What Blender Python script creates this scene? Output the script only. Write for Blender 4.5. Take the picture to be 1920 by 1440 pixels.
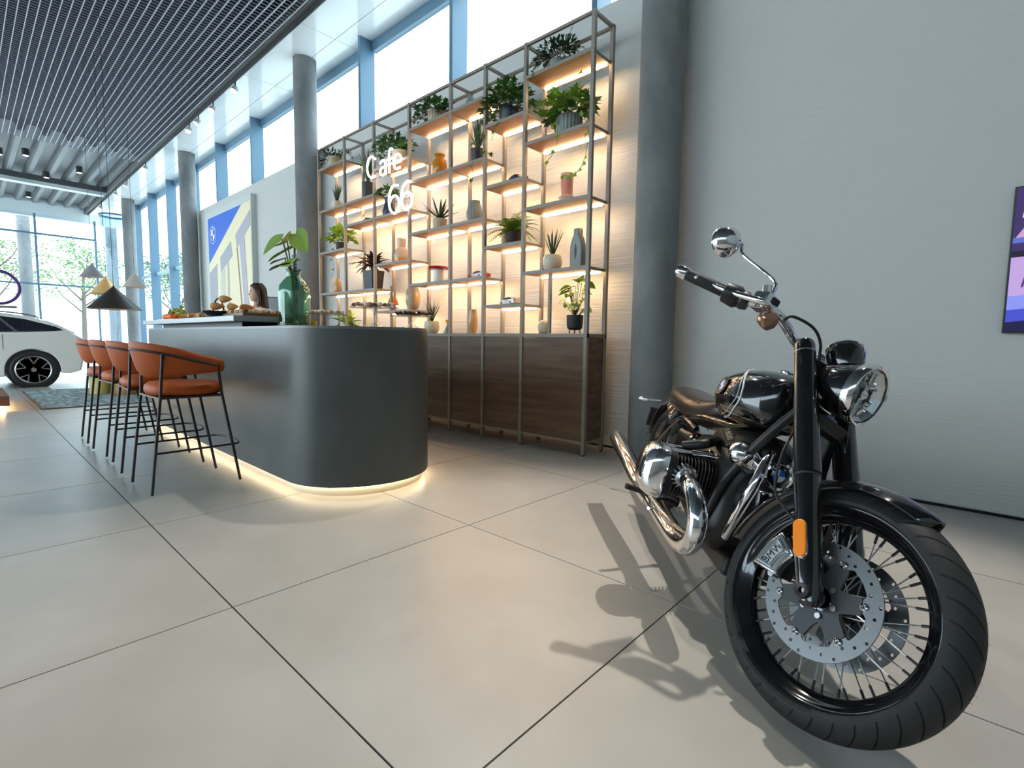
import bpy, bmesh, math, random
from math import sin, cos, pi, radians, sqrt, atan2
from mathutils import Vector, Matrix, Euler, Quaternion
random.seed(7)
for _o in list(bpy.data.objects): bpy.data.objects.remove(_o)
SC = bpy.context.scene
COL = SC.collection
# ------------------------------------------------------------------ camera, world, exposure
cam_d = bpy.data.cameras.new('camera'); cam_d.sensor_width = 36.0; cam_d.lens = 949.68/1920*36
cam_d.clip_start = 0.02; cam_d.clip_end = 300
cam = bpy.data.objects.new('camera', cam_d); COL.objects.link(cam); SC.camera = cam
def _rot(a, b, c):
    return Matrix.Rotation(a, 3, 'Z') @ Matrix.Rotation(b, 3, 'X') @ Matrix.Rotation(c, 3, 'Y')
_R = _rot(0.742641, -0.0860937, -0.01420796)
_M = Matrix((_R.col[0], _R.col[2], -_R.col[1])).transposed().to_4x4(); _M.translation = Vector((0, 0, 1.016))
cam.matrix_world = _M
W = bpy.data.worlds.new('world'); SC.world = W; W.use_nodes = True
_bg = W.node_tree.nodes['Background']; _bg.inputs[0].default_value = (0.74, 0.90, 1.0, 1); _bg.inputs[1].default_value = 6.5
SC.view_settings.view_transform = 'Standard'; SC.view_settings.look = 'None'
SC.view_settings.exposure = 0.0; SC.view_settings.gamma = 1.0; SC.view_settings.use_curve_mapping = False
SC.cycles.max_bounces = 8; SC.cycles.diffuse_bounces = 4; SC.cycles.glossy_bounces = 4
SC.cycles.transmission_bounces = 6; SC.cycles.transparent_max_bounces = 12
SC.cycles.sample_clamp_indirect = 6.0; SC.cycles.caustics_reflective = False; SC.cycles.caustics_refractive = False
def spot_light(loc, target, power, angle, blend=0.4, radius=0.03, col=(1, .93, .82)):
    l = bpy.data.lights.new('track_spot_light', 'SPOT'); l.energy = power; l.spot_size = radians(angle); l.spot_blend = blend
    l.shadow_soft_size = radius; l.color = col
    o = bpy.data.objects.new('track_spot_light', l); COL.objects.link(o); o.location = loc
    o.rotation_euler = (Vector(target)-Vector(loc)).to_track_quat('-Z', 'Y').to_euler(); return o
KEY = (-0.42, 3.40, 5.15)
spot_light(KEY, (-0.75, 1.4, 0.0), 780, 56, 0.5, 0.035, (1, .94, .86))
spot_light((-3.6, 3.40, 5.15), (-2.2, 1.2, 0.0), 330, 60, 0.9, 0.05, (1, .93, .83))
# daylight reaching in from the glazed fronts behind the photographer
def area(loc, target, sx, sy, power, col):
    l = bpy.data.lights.new('daylight_area', 'AREA'); l.shape = 'RECTANGLE'; l.size = sx; l.size_y = sy; l.energy = power; l.color = col
    o = bpy.data.objects.new('daylight_area', l); COL.objects.link(o); o.location = loc
    o.rotation_euler = (Vector(target)-Vector(loc)).to_track_quat('-Z', 'Y').to_euler(); return o

# ------------------------------------------------------------------ helpers
def lin(r, g, b):
    f = lambda c: (c/255/12.92 if c/255 <= .04045 else ((c/255+.055)/1.055)**2.4)
    return (f(r), f(g), f(b))
def mat(name, col, rough=.5, metal=0., emit=None, estr=1., coat=0., spec=.5, noise=None, bump=None, alpha=None, trans=0., ior=1.45, sheen=0.):
    m = bpy.data.materials.new(name); m.use_nodes = True; nt = m.node_tree; p = nt.nodes['Principled BSDF']
    p.inputs['Base Color'].default_value = (*col, 1); p.inputs['Roughness'].default_value = rough; p.inputs['Metallic'].default_value = metal
    p.inputs['Coat Weight'].default_value = coat; p.inputs['Specular IOR Level'].default_value = spec; p.inputs['IOR'].default_value = ior
    p.inputs['Transmission Weight'].default_value = trans
    if coat: p.inputs['Coat Roughness'].default_value = .03
    if sheen: p.inputs['Sheen Weight'].default_value = sheen
    if emit: p.inputs['Emission Color'].default_value = (*emit, 1); p.inputs['Emission Strength'].default_value = estr
    if alpha is not None: p.inputs['Alpha'].default_value = alpha
    tc = None
    if noise or bump:
        tc = nt.nodes.new('ShaderNodeTexCoord')
    if noise:   # (scale vec, scale, col2, lo, hi, detail)
        sv, sc, c2, lo, hi, det = noise
        mp = nt.nodes.new('ShaderNodeMapping'); mp.inputs['Scale'].default_value = sv; nt.links.new(tc.outputs['Object'], mp.inputs[0])
        n = nt.nodes.new('ShaderNodeTexNoise'); n.inputs['Scale'].default_value = sc; n.inputs['Detail'].default_value = det; nt.links.new(mp.outputs[0], n.inputs['Vector'])
        r = nt.nodes.new('ShaderNodeMapRange'); r.inputs[1].default_value = lo; r.inputs[2].default_value = hi; nt.links.new(n.outputs['Fac'], r.inputs[0])
        mx = nt.nodes.new('ShaderNodeMix'); mx.data_type = 'RGBA'; mx.inputs[6].default_value = (*col, 1); mx.inputs[7].default_value = (*c2, 1)
        nt.links.new(r.outputs[0], mx.inputs[0]); nt.links.new(mx.outputs[2], p.inputs['Base Color'])
    if bump:    # (scale vec, scale, strength, distance, detail)
        sv, sc, st, di, det = bump
        mp = nt.nodes.new('ShaderNodeMapping'); mp.inputs['Scale'].default_value = sv; nt.links.new(tc.outputs['Object'], mp.inputs[0])
        n = nt.nodes.new('ShaderNodeTexNoise'); n.inputs['Scale'].default_value = sc; n.inputs['Detail'].default_value = det; nt.links.new(mp.outputs[0], n.inputs['Vector'])
        b = nt.nodes.new('ShaderNodeBump'); b.inputs['Strength'].default_value = st; b.inputs['Distance'].default_value = di
        nt.links.new(n.outputs['Fac'], b.inputs['Height']); nt.links.new(b.outputs[0], p.inputs['Normal'])
    return m
def glassmat(name, tint, gloss=.12, rough=.02):
    m = bpy.data.materials.new(name); m.use_nodes = True; nt = m.node_tree; nt.nodes.clear()
    o = nt.nodes.new('ShaderNodeOutputMaterial'); t = nt.nodes.new('ShaderNodeBsdfTransparent'); t.inputs[0].default_value = (*tint, 1)
    g = nt.nodes.new('ShaderNodeBsdfGlossy'); g.inputs['Roughness'].default_value = rough
    f = nt.nodes.new('ShaderNodeLayerWeight'); f.inputs[0].default_value = .5
    pw = nt.nodes.new('ShaderNodeMath'); pw.operation = 'POWER'; pw.inputs[1].default_value = 4.0; nt.links.new(f.outputs['Facing'], pw.inputs[0])
    ad = nt.nodes.new('ShaderNodeMath'); ad.operation = 'MULTIPLY_ADD'; ad.inputs[1].default_value = .6; ad.inputs[2].default_value = gloss*.35
    mx = nt.nodes.new('ShaderNodeMixShader'); nt.links.new(pw.outputs[0], ad.inputs[0]); nt.links.new(ad.outputs[0], mx.inputs[0])
    nt.links.new(t.outputs[0], mx.inputs[1]); nt.links.new(g.outputs[0], mx.inputs[2]); nt.links.new(mx.outputs[0], o.inputs[0]); return m
class MB:
    def __init__(s): s.v = []; s.f = []; s.M = None
    def _a(s, vs, fs):
        n = len(s.v)
        if s.M is not None: vs = [s.M @ Vector(v) for v in vs]
        s.v += [tuple(v) for v in vs]; s.f += [tuple(i+n for i in f) for f in fs]; return s
    def box(s, x0, x1, y0, y1, z0, z1):
        return s._a([(x0,y0,z0),(x1,y0,z0),(x1,y1,z0),(x0,y1,z0),(x0,y0,z1),(x1,y0,z1),(x1,y1,z1),(x0,y1,z1)],
                    [(0,3,2,1),(4,5,6,7),(0,1,5,4),(1,2,6,5),(2,3,7,6),(3,0,4,7)])
    def cbox(s, c, d): return s.box(c[0]-d[0]/2, c[0]+d[0]/2, c[1]-d[1]/2, c[1]+d[1]/2, c[2]-d[2]/2, c[2]+d[2]/2)
    def loft(s, rings, close=True, cap=True, loop=False):
        n = len(rings[0]); vs = [v for r in rings for v in r]; fs = []; m = len(rings)
        for i in range(m if loop else m-1):
            for j in range(n if close else n-1):
                a, b = i*n+j, i*n+(j+1) % n; c, d = ((i+1) % m)*n+(j+1) % n, ((i+1) % m)*n+j
                fs.append((a, b, c, d))
        if cap and not loop: fs.append(tuple(range(n-1, -1, -1))); fs.append(tuple(range((m-1)*n, m*n)))
        return s._a(vs, fs)
    def tube(s, pts, r, n=10, cap=True, loop=False):
        pts = [Vector(p) for p in pts]; rs = r if isinstance(r, (list, tuple)) else [r]*len(pts); rings = []; up = None; m = len(pts)
        for i, p in enumerate(pts):
            if loop: t = pts[(i+1) % m]-pts[i-1]
            else: t = pts[min(i+1, m-1)]-pts[max(i-1, 0)]
            t.normalize()
            if up is None: up = t.orthogonal().normalized()
            up = (up-t*up.dot(t))
            up = up.normalized() if up.length > 1e-6 else t.orthogonal().normalized()
            w = t.cross(up)
            rings.append([p+(up*cos(2*pi*k/n)+w*sin(2*pi*k/n))*rs[i] for k in range(n)])
        return s.loft(rings, cap=cap, loop=loop)
    def cyl(s, a, b, r, r2=None, n=16): return s.tube([a, b], [r, r if r2 is None else r2], n)
    def lathe(s, prof, c=(0, 0, 0), n=24, ax=None, cap=True):
        ax = Vector(ax or (0, 0, 1)).normalized(); u = ax.orthogonal().normalized(); w = ax.cross(u); c = Vector(c)
        return s.loft([[c+ax*z+(u*cos(2*pi*k/n)+w*sin(2*pi*k/n))*max(r, 1e-4) for k in range(n)] for r, z in prof], cap=cap)
    def sph(s, c, r, n=12, m=8):
        r = r if isinstance(r, (tuple, list)) else (r, r, r)
        return s.loft([[(c[0]+r[0]*max(sin(pi*i/m), 1e-3)*cos(2*pi*k/n), c[1]+r[1]*max(sin(pi*i/m), 1e-3)*sin(2*pi*k/n), c[2]-r[2]*cos(pi*i/m)) for k in range(n)] for i in range(m+1)])
    def prism(s, pts, a, b):  # polygon list extruded from offset vector a to b
        a, b = Vector(a), Vector(b); n = len(pts)
        return s._a([Vector(p)+a for p in pts]+[Vector(p)+b for p in pts], [tuple(range(n-1, -1, -1)), tuple(range(n, 2*n))]+[(i, (i+1) % n, n+(i+1) % n, n+i) for i in range(n)])
    def poly(s, pts): return s._a(pts, [tuple(range(len(pts)))])
    def mesh(s, name, m, smooth=False):
        me = bpy.data.meshes.new(name); me.from_pydata(s.v, [], s.f)
        if m: me.materials.append(m)
        bm = bmesh.new(); bm.from_mesh(me); bmesh.ops.recalc_face_normals(bm, faces=bm.faces); bm.to_mesh(me); bm.free()
        if smooth:
            me.shade_smooth(); me.set_sharp_from_angle(angle=radians(smooth if smooth is not True else 40))
        me.update(); return me
    def build(s, name, m, parent=None, smooth=False, bev=0, seg=2, **kw):
        o = bpy.data.objects.new(name, s.mesh(name, m, smooth)); COL.objects.link(o)
        if parent is not None: o.parent = parent
        if bev:
            b = o.modifiers.new('bevel', 'BEVEL'); b.width = bev; b.segments = seg; b.limit_method = 'ANGLE'; b.angle_limit = radians(35)
        for k, v in kw.items(): o[k] = v
        return o
def empty(name, loc=(0, 0, 0), rz=0, **kw):
    o = bpy.data.objects.new(name, None); COL.objects.link(o); o.location = loc; o.rotation_euler = (0, 0, rz); o.empty_display_size = .05
    for k, v in kw.items(): o[k] = v
    return o
def place(o, loc, rz=0, sc=1):
    o.location = loc; o.rotation_euler = (0, 0, rz); o.scale = (sc, sc, sc); return o
def copy_tree(o, parent=None):
    c = o.copy(); COL.objects.link(c); c.parent = parent
    for ch in list(o.children): copy_tree(ch, c)
    return c
def flat(name, loops, thick, m, parent=None, bev=0, **kw):   # 2D outlines with holes, in the local XY plane, given thickness
    cu = bpy.data.curves.new(name, 'CURVE'); cu.dimensions = '2D'; cu.fill_mode = 'BOTH'; cu.extrude = thick/2; cu.bevel_depth = bev; cu.bevel_resolution = 1
    for lp in loops:
        sp = cu.splines.new('POLY'); sp.points.add(len(lp)-1)
        for i, p in enumerate(lp): sp.points[i].co = (p[0], p[1], 0, 1)
        sp.use_cyclic_u = True
    tmp = bpy.data.objects.new('tmp', cu); me = bpy.data.meshes.new_from_object(tmp); bpy.data.objects.remove(tmp); me.name = name
    me.materials.clear(); me.materials.append(m)
    o = bpy.data.objects.new(name, me); COL.objects.link(o); o.parent = parent
    for k, v in kw.items(): o[k] = v
    return o
def text(name, body, size, thick, m, parent=None, mtx=None, **kw):
    cu = bpy.data.curves.new(name, 'FONT'); cu.body = body; cu.size = size; cu.extrude = thick/2; cu.align_x = 'CENTER'; cu.align_y = 'CENTER'; cu.resolution_u = 4
    tmp = bpy.data.objects.new('tmp', cu); me = bpy.data.meshes.new_from_object(tmp); bpy.data.objects.remove(tmp)
    me.materials.clear(); me.materials.append(m); o = bpy.data.objects.new(name, me); COL.objects.link(o); o.parent = parent
    if mtx is not None: o.matrix_local = mtx
    for k, v in kw.items(): o[k] = v
    return o
def circ(r, n=32, c=(0, 0), a0=0): return [(c[0]+r*cos(a0+2*pi*k/n), c[1]+r*sin(a0+2*pi*k/n)) for k in range(n)]
def basis(o, x, y):   # matrix with local X=x, Y=y at o
    x = Vector(x).normalized(); y = Vector(y); z = x.cross(y).normalized(); y = z.cross(x)
    m = Matrix((x, y, z)).transposed().to_4x4(); m.translation = Vector(o); return m
def smoothpath(pts, n=6):
    P = [Vector(p) for p in pts]; out = []
    for i in range(len(P)-1):
        p0, p1, p2, p3 = P[max(i-1, 0)], P[i], P[i+1], P[min(i+2, len(P)-1)]
        for k in range(n):
            t = k/n; out.append(.5*((2*p1)+(p2-p0)*t+(2*p0-5*p1+4*p2-p3)*t*t+(3*p1-p0-3*p2+p3)*t**3))
    out.append(P[-1]); return out

# ------------------------------------------------------------------ materials
M = {}
M['tile'] = mat('floor_tile', (.40, .375, .335), .34, noise=((1, 1, 1), 2.2, (.47, .445, .40), .35, .7, 8), bump=((1, 1, 1), 60, .05, .002, 3))
M['grout'] = mat('grout', (.05, .046, .04), .9)
M['plaster'] = mat('ribbed_plaster', (.56, .555, .53), .85, bump=((.8, 4, 26), 2.6, .30, .022, 7))
M['paint'] = mat('wall_paint', (.62, .63, .62), .8)
M['white_gloss'] = mat('soffit_panel_white', (.86, .89, .90), .12, coat=.3)
M['concrete'] = mat('concrete', (.20, .205, .205), .8, noise=((1, 1, .6), 3.0, (.13, .14, .14), .4, .65, 8), bump=((1, 1, 1), 18, .15, .004, 4))
M['fin'] = mat('window_fin_blue_grey', (.10, .19, .27), .35)
M['frame_dk'] = mat('frame_dark_grey', (.045, .05, .055), .45)
M['glass'] = glassmat('window_glass', (.96, .99, 1.0), .1)
M['fascia'] = mat('fascia_grey', (.10, .10, .10), .5)
M['blade'] = mat('ceiling_blade', (.60, .68, .68), .4)
M['blade_cross'] = mat('ceiling_cross_blade', (.26, .25, .33), .5)
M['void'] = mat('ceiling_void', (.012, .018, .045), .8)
M['deck'] = mat('metal_deck', (.17, .18, .19), .45)
M['black'] = mat('black_metal', (.012, .012, .013), .4)
M['chrome'] = mat('chrome', (.78, .78, .80), .06, 1.)
M['steel'] = mat('brushed_steel', (.42, .43, .44), .32, 1.)
M['gloss_black'] = mat('gloss_black_paint', (.006, .006, .007), .12, coat=1.)
M['satin_black'] = mat('satin_black', (.012, .012, .013), .42)
M['rubber'] = mat('rubber', (.016, .016, .017), .62)
M['engine'] = mat('engine_casting', (.022, .021, .02), .38, .3)
M['white_line'] = mat('white_pinstripe', (.75, .75, .75), .3)
M['wood'] = mat('shelf_wood', lin(172, 122, 84), .5, noise=((1.2, 6, 14), 3, lin(140, 96, 64), .35, .7, 6))
M['walnut'] = mat('cabinet_wood', lin(118, 92, 70), .5, noise=((.7, 3, 9), 2.2, lin(84, 62, 46), .3, .7, 8))
M['frame'] = mat('shelf_frame_greige', lin(140, 130, 120), .5)
M['led'] = mat('led_strip', (1, .8, .55), .5, emit=(1, .65, .33), estr=52)
M['counter'] = mat('counter_metallic_grey', (.085, .09, .088), .38, .35, noise=((1, 1, 1), 3, (.075, .08, .078), .4, .6, 4))
M['plinth'] = mat('plinth_beige', (.55, .5, .42), .5)
M['ledge'] = mat('ledge_stone', (.36, .36, .36), .3)
M['leather'] = mat('stool_cognac_leather', lin(168, 74, 6), .6)
M['stool_metal'] = mat('stool_frame_metal', (.035, .03, .035), .4, .4)
M['orange'] = mat('orange_reflector', (.95, .26, .01), .25, coat=.5)

def struct(o, **k): o['kind'] = 'structure'; return o
# ------------------------------------------------------------------ floor
TX0, TY0, T = -2.0, 0.6426, 1.2
fl = struct(MB().box(-25, 4.4, -8, 4.4, -.12, -.006).build('floor', M['grout']))
tm = {}
def floor_tile(x0, x1, y0, y1):
    k = (round(x1-x0, 3), round(y1-y0, 3))
    if k not in tm: tm[k] = MB().box(0, k[0], 0, k[1], -.011, 0).mesh('tile', M['tile'])
    o = bpy.data.objects.new('tile', tm[k]); COL.objects.link(o); o.parent = fl; o.location = (x0, y0, 0)
g = .003
for i in range(-19, 6):
    for j in range(-8, 4):
        x0, x1 = max(TX0+i*T, -25), min(TX0+(i+1)*T, 4.38); y0, y1 = max(TY0+j*T, -8), min(TY0+(j+1)*T, 4.175)
        if x1-x0 > .1 and y1-y0 > .1: floor_tile(x0+g, x1-g, y0+g, y1-g)
# ------------------------------------------------------------------ walls
WY, GY, SILL, CE = 4.18, 4.42, 4.09, 5.40
w = struct(MB().box(-14.82, 4.6, WY, GY+.1, .015, SILL).build('wall_back', M['plaster'], bev=.01))
struct(MB().box(-1.9, 4.6, WY, GY+.1, SILL+.002, CE+.4).build('wall_back_upper', M['plaster']))
struct(MB().box(-14.82, 4.4, WY+.02, GY, -.005, .014).build('baseboard_back', M['black']))
struct(MB().box(4.4, 4.6, -8, GY+.1, -.005, CE+.4).build('wall_right', M['paint']))
c = MB().cyl((-14.82, WY+.17, -.005), (-14.82, WY+.17, SILL), .17, n=32); struct(c.build('wall_end_rounded', M['paint'], smooth=True))
def column(x, y=3.95, r=.175):
    o = MB().cyl((0, 0, 0), (0, 0, CE-.002), r, n=40).build('concrete_column', M['concrete'], smooth=True); o.location = (x, y, 0); struct(o); return o
for x in (-2.03, -8.2, -14.4, -20.7): column(x)
struct(MB().box(-5.0, 4.6, -6.2, -6.0, -.005, 3.3).build('wall_front_added', M['paint']))  # added unseen wall behind the camera, lowers the daylight fill
wf = empty('window_30'); wf['kind'] = 'structure'  # added unseen clerestory, lets bluish fill light reach the back wall
for k in range(5): MB().box(-5+1.92*k+.04, -5+1.92*(k+1)-.04, -6.11, -6.10, 3.31, 5.39).build('window_pane', M['glass'], wf); MB().box(-5+1.92*k-.04, -5+1.92*k+.04, -6.2, -6.0, 3.301, 5.4).build('window_mullion', M['fin'], wf)
# clerestory and tall windows, each opening a window with its own frame, fin and pane
fins = [-2.86-2.05*k for k in range(11)]
for n in range(len(fins)-1):
    x1, x0 = fins[n], fins[n+1]; zb = SILL if n < 5 else (.0 if n > 5 else SILL)
    z0 = SILL if n <= 5 else 0.02
    wroot = empty('window_%d' % (n+1)); wroot['kind'] = 'structure'
    MB().box(x1-.03, x1+.03, WY-.005, GY, z0, CE).build('window_fin', M['fin'], wroot, bev=.004)
    f = MB(); f.box(x0+.03, x1-.03, GY-.05, GY+.03, CE-.15, CE); f.box(x0+.03, x1-.03, GY-.02, GY+.03, z0+.002, z0+.04)
    f.build('window_frame', M['fin'], wroot)
    MB().box(x0+.03, x1-.03, GY, GY+.008, z0+.04, CE-.15).build('window_pane', M['glass'], wroot)
    if z0 < 1:
        MB().tube([(x0+.03, GY-.06, 2.95), (x1-.03, GY-.06, 2.95)], .05, 12).build('window_rail', mat('rail_pale_blue', (.45, .58, .68), .4) if n == 6 else bpy.data.materials['rail_pale_blue'], wroot, smooth=True)
wroot = empty('window_11'); wroot['kind'] = 'structure'
MB().box(fins[0]+.03, -1.95, GY, GY+.008, SILL+.04, CE-.15).build('window_pane', M['glass'], wroot)
f = MB(); f.box(fins[0]+.03, -1.9, GY-.05, GY+.03, CE-.15, CE); f.box(fins[0]+.03, -1.9, GY-.02, GY+.03, SILL+.002, SILL+.04); f.build('window_frame', M['fin'], wroot)
# ------------------------------------------------------------------ white soffit with panels
sof = struct(MB().box(-24.5, 4.4, 3.44, GY+.1, CE+.02, CE+.3).build('ceiling_soffit', M['fascia']))
sx = [-24.5]+[-24.1+2.1*k for k in range(0, 14)]
pm = {}
for a, b in zip(sx[:-1], sx[1:]):
    for y0, y1 in ((3.44, 3.985), (3.995, GY-.02)):
        MB().box(a+.004, b-.004, y0, y1, CE, CE+.02).build('soffit_panel', M['white_gloss'], sof)
# fascia strip, rail and grid ceiling
struct(MB().box(-24.5, 4.4, 3.335, 3.425, CE+.0, CE+.12).build('ceiling_edge_strip', M['fascia']))
track = empty('lighting_track', (0, 3.43, CE)); track['label'] = 'long dark lighting track along the edge of the white soffit'; track['category'] = 'track'
MB().box(-24.4, 4.3, -.012, .012, -.03, .0).build('rail', M['frame_dk'], track)
MB().box(-24.4, 4.3, -.0118, .0118, -.045, -.03).build('slot', M['black'], track)
gc = empty('ceiling_grid'); gc['kind'] = 'structure'
bx = MB().box(-16.1, -3.4, -.0045, .0045, -.035, -.014).mesh('long_blade', M['blade'])
y = 3.32
while y > -1.4:
    o = bpy.data.objects.new('long_blade', bx); COL.objects.link(o); o.parent = gc; o.location = (0, y, CE+.035); y -= .098
y = 3.32-.098*int((3.32+1.4)/.098)
by = MB().box(-.0035, .0035, y, 3.32, -.033, -.024).mesh('cross_blade', M['blade_cross'])
x = -16.1
while x < -3.4:
    o = bpy.data.objects.new('cross_blade', by); COL.objects.link(o); o.parent = gc; o.location = (x, 0, CE+.035); x += .078
f = MB()
x = -3.4
while x < 4.3: f.box(x-.003, x+.003, -7.9, 3.32, CE+.004, CE+.03); x += .156
yy = y
while yy > -7.9: f.box(-16.1, -3.4, yy-.004, yy+.004, CE, CE+.03) if yy < y-.01 else None; yy -= .098
yy = 3.32
while yy > -7.9: f.box(-3.4, 4.3, yy-.004, yy+.004, CE, CE+.03); yy -= .196
o = f.build('grid_far_part', M['blade'], gc); o['kind'] = 'stuff'
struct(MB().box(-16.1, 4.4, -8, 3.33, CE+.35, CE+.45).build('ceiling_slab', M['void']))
# corrugated deck beyond the grid, beam and far fascia
dk = MB(); ring0 = []; y = 3.33; prof = []
while y > -8:
    prof += [(y, .0), (y-.10, .0), (y-.16, .16), (y-.36, .16), (y-.42, .0)]; y -= .42
dk.loft([[(X, yy, CE+.14+zz) for yy, zz in prof] for X in (-24.6, -16.1)], close=False, cap=False); struct(dk.build('ceiling_deck', M['deck']))
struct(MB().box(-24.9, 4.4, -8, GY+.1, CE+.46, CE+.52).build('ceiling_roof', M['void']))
struct(MB().box(-20.6, -20.2, -8, 3.33, CE-.02, CE+.14).build('trim_1', M['frame_dk']))
struct(MB().box(-20.9, -20.6, -8, 3.33, CE-.03, CE-.0).build('trim_2', M['blade']))
struct(MB().box(-24.7, -24.5, -8, GY+.1, CE-.32, CE+.3).build('trim_3', mat('fascia_pale', (.72, .76, .78), .5)))
for x, y, lb in ((-17.6, 1.35, 'black downlight under the deck, largest of them in the photo'), (-18.3, 2.45, 'black downlight under the deck nearest the white soffit'), (-19.6, 1.9, 'small black downlight just before the dark ceiling beam'), (-22.8, 1.75, 'small downlight beyond the dark ceiling beam'), (-19.5, .6, 'black downlight under the deck beside the beam at the left edge'), (-18.0, .9, 'black downlight under the deck, second nearest to the ceiling grid')):
    o = empty('downlight', (x, y, CE+.14), label=lb, category='lamp', group='downlights under the deck')
    MB().cyl((0, 0, -.16), (0, 0, 0), .07, n=16).build('housing', M['black'], o, smooth=True)
    MB().cyl((0, 0, -.166), (0, 0, -.16), .055, n=16).build('lens', mat('lamp_lens', (1, 1, 1), .3, emit=(1, .95, .85), estr=3) if 'lamp_lens' not in bpy.data.materials else bpy.data.materials['lamp_lens'], o)
# ------------------------------------------------------------------ far glazed front, exterior
FX = -24.0
fw = empty('window_20'); fw['kind'] = 'structure'
ys = [-8, -5.9, -3.8, -1.7, .35, 1.95, 3.55]
for a, b in zip(ys[:-1], ys[1:]):
    MB().box(FX-.01, FX, a+.03, b-.03, .05, 4.40).build('window_pane', M['glass'], fw)
    MB().box(FX-.01, FX, a+.03, b-.03, 4.46, 5.1).build('window_pane', M['glass'], fw)
for y in ys: MB().box(FX-.09, FX+.06, y-.03, y+.03, .0, 5.1).build('window_mullion', M['fin'], fw)
for z in (2.72, 4.43): MB().box(FX-.06, FX+.04, -8, 3.55, z-.03, z+.03).build('window_transom', M['fin'], fw)
# curved glass drum at the corner
dr = empty('glass_entrance_drum', (-22.3, 3.86, 0), label='curved pale blue glass screen in the far corner by the tall windows', category='glass screen')
def arc(cx, cy, r, a0, a1, n): return [(cx+r*cos(radians(a0+(a1-a0)*k/n)), cy+r*sin(radians(a0+(a1-a0)*k/n))) for k in range(n+1)]
for k in range(6):
    P = arc(0, 0, .42, -120+k*35, -120+(k+1)*35-1.5, 8); mb = MB()
    mb.loft([[(x, y, .05) for x, y in P], [(x, y, 5.05) for x, y in P]], close=False, cap=False)
    mb.build('curved_pane', M.setdefault('glass_blue', glassmat('curved_glass_blue', (.55, .74, .88), .14)), dr)
for z in (0.0, 5.06):
    mb = MB(); P = arc(0, 0, .44, 0, 360, 48)[:-1]; Q = arc(0, 0, .40, 0, 360, 48)[:-1]
    mb.loft([[(x, y, z) for x, y in P], [(x, y, z+.06) for x, y in P], [(x, y, z+.06) for x, y in Q], [(x, y, z) for x, y in Q]], cap=False, loop=True); mb.build('drum_rail', M['fin'], dr)
struct(MB().box(-70, 12, -40, 45, -.4, -.13).build('ground_outside', mat('paving_outside', (.62, .62, .60), .9)))
for x, y in ((-27.5, 1.9), (-27.5, 4.6), (-27.5, -4)):
    o = MB().cyl((0, 0, -.13), (0, 0, 6), .2, n=28).build('concrete_column', M['concrete'], smooth=True); o.location = (x, y, 0); struct(o)
leafm = mat('tree_leaf', (.16, .26, .10), .6); bark = mat('bark', (.12, .10, .08), .9)
def tree(x, y, h, r, seed, label):
    rd = random.Random(seed); root = empty('tree', (x, y, -.13), label=label, category='tree')
    tb = MB(); tb.tube([(0, 0, 0), (.05, .05, h*.4), (0, .1, h*.7)], [.13, .10, .05], 8)
    for k in range(7):
        a = rd.uniform(0, 6.28); z = h*rd.uniform(.35, .6); tb.tube([(0, 0, z), (cos(a)*r*.5, sin(a)*r*.5, z+h*.15), (cos(a)*r*.8, sin(a)*r*.8, z+h*.3)], [.05, .03, .012], 6)
    tb.build('trunk', bark, root, smooth=True)
    cb = MB()
    for c in range(60):
        a, e, q = rd.uniform(0, 6.28), rd.uniform(-.9, 1.4), r*rd.random()**.4; cx, cy, cz = cos(a)*cos(e)*q, sin(a)*cos(e)*q, h*.68+sin(e)*q*.8
        for k in range(26):
            p = Vector((cx+rd.gauss(0, .28), cy+rd.gauss(0, .28), cz+rd.gauss(0, .2))); d = Vector((rd.gauss(0, 1), rd.gauss(0, 1), rd.gauss(0, .7))).normalized()
            u = d.orthogonal().normalized()*.045; v = d*.085
            cb.poly([p-v, p+u, p+v, p-u])
    o = cb.build('crown', leafm, root); o['kind'] = 'stuff'
tree(-33, 1.0, 6.5, 2.2, 1, 'leafy tree outside the far glazing, nearest the mullion')
tree(-36, -2.5, 7, 2.6, 2, 'broad leafy tree outside the far glazing at its left end')
tree(-35, 4.5, 6.2, 2.1, 3, 'leafy tree outside behind the outdoor concrete columns')
tree(-30, 7.5, 5.5, 1.8, 4, 'small tree outside beside the curved glass drum')
tree(-21, 9.0, 5.0, 1.6, 5, 'slim young tree outside the tall side windows')
# ------------------------------------------------------------------ service counter
def rrect(x0, x1, y0, y1, rl, rr, n=12):
    out = []
    for cx, cy, r, a in ((x1-rr, y1-rr, rr, 0), (x0+rl, y1-rl, rl, 90), (x0+rl, y0+rl, rl, 180), (x1-rr, y0+rr, rr, 270)):
        out += [(cx+r*cos(radians(a+90*k/n)), cy+r*sin(radians(a+90*k/n))) for k in range(n+1)]
    return out
ct = empty('service_counter', (0, 0, 0), label='long dark grey service counter with a rounded end and glowing base', category='counter')
def slab(outline, z0, z1): m = MB(); m.loft([[(x, y, z0) for x, y in outline], [(x, y, z1) for x, y in outline]]); return m
out = rrect(-6.85, -2.80, 1.42, 2.44, .08, .5, 20)
m = slab(out, .065, 1.07); m.build('body', M['counter'], ct, smooth=True)
slab(rrect(-6.845, -2.805, 1.425, 2.435, .075, .495, 20), 1.071, 1.09).build('worktop', mat('worktop_grey', (.14, .15, .15), .35, .2), ct, smooth=True)
slab(rrect(-6.80, -2.845, 1.465, 2.395, .06, .455, 20), 0, .064).build('plinth', M['plinth'], ct, smooth=True)
a, b = rrect(-6.81, -2.825, 1.446, 2.414, .07, .475, 20), rrect(-6.81, -2.84, 1.46, 2.40, .06, .46, 20)
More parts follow.
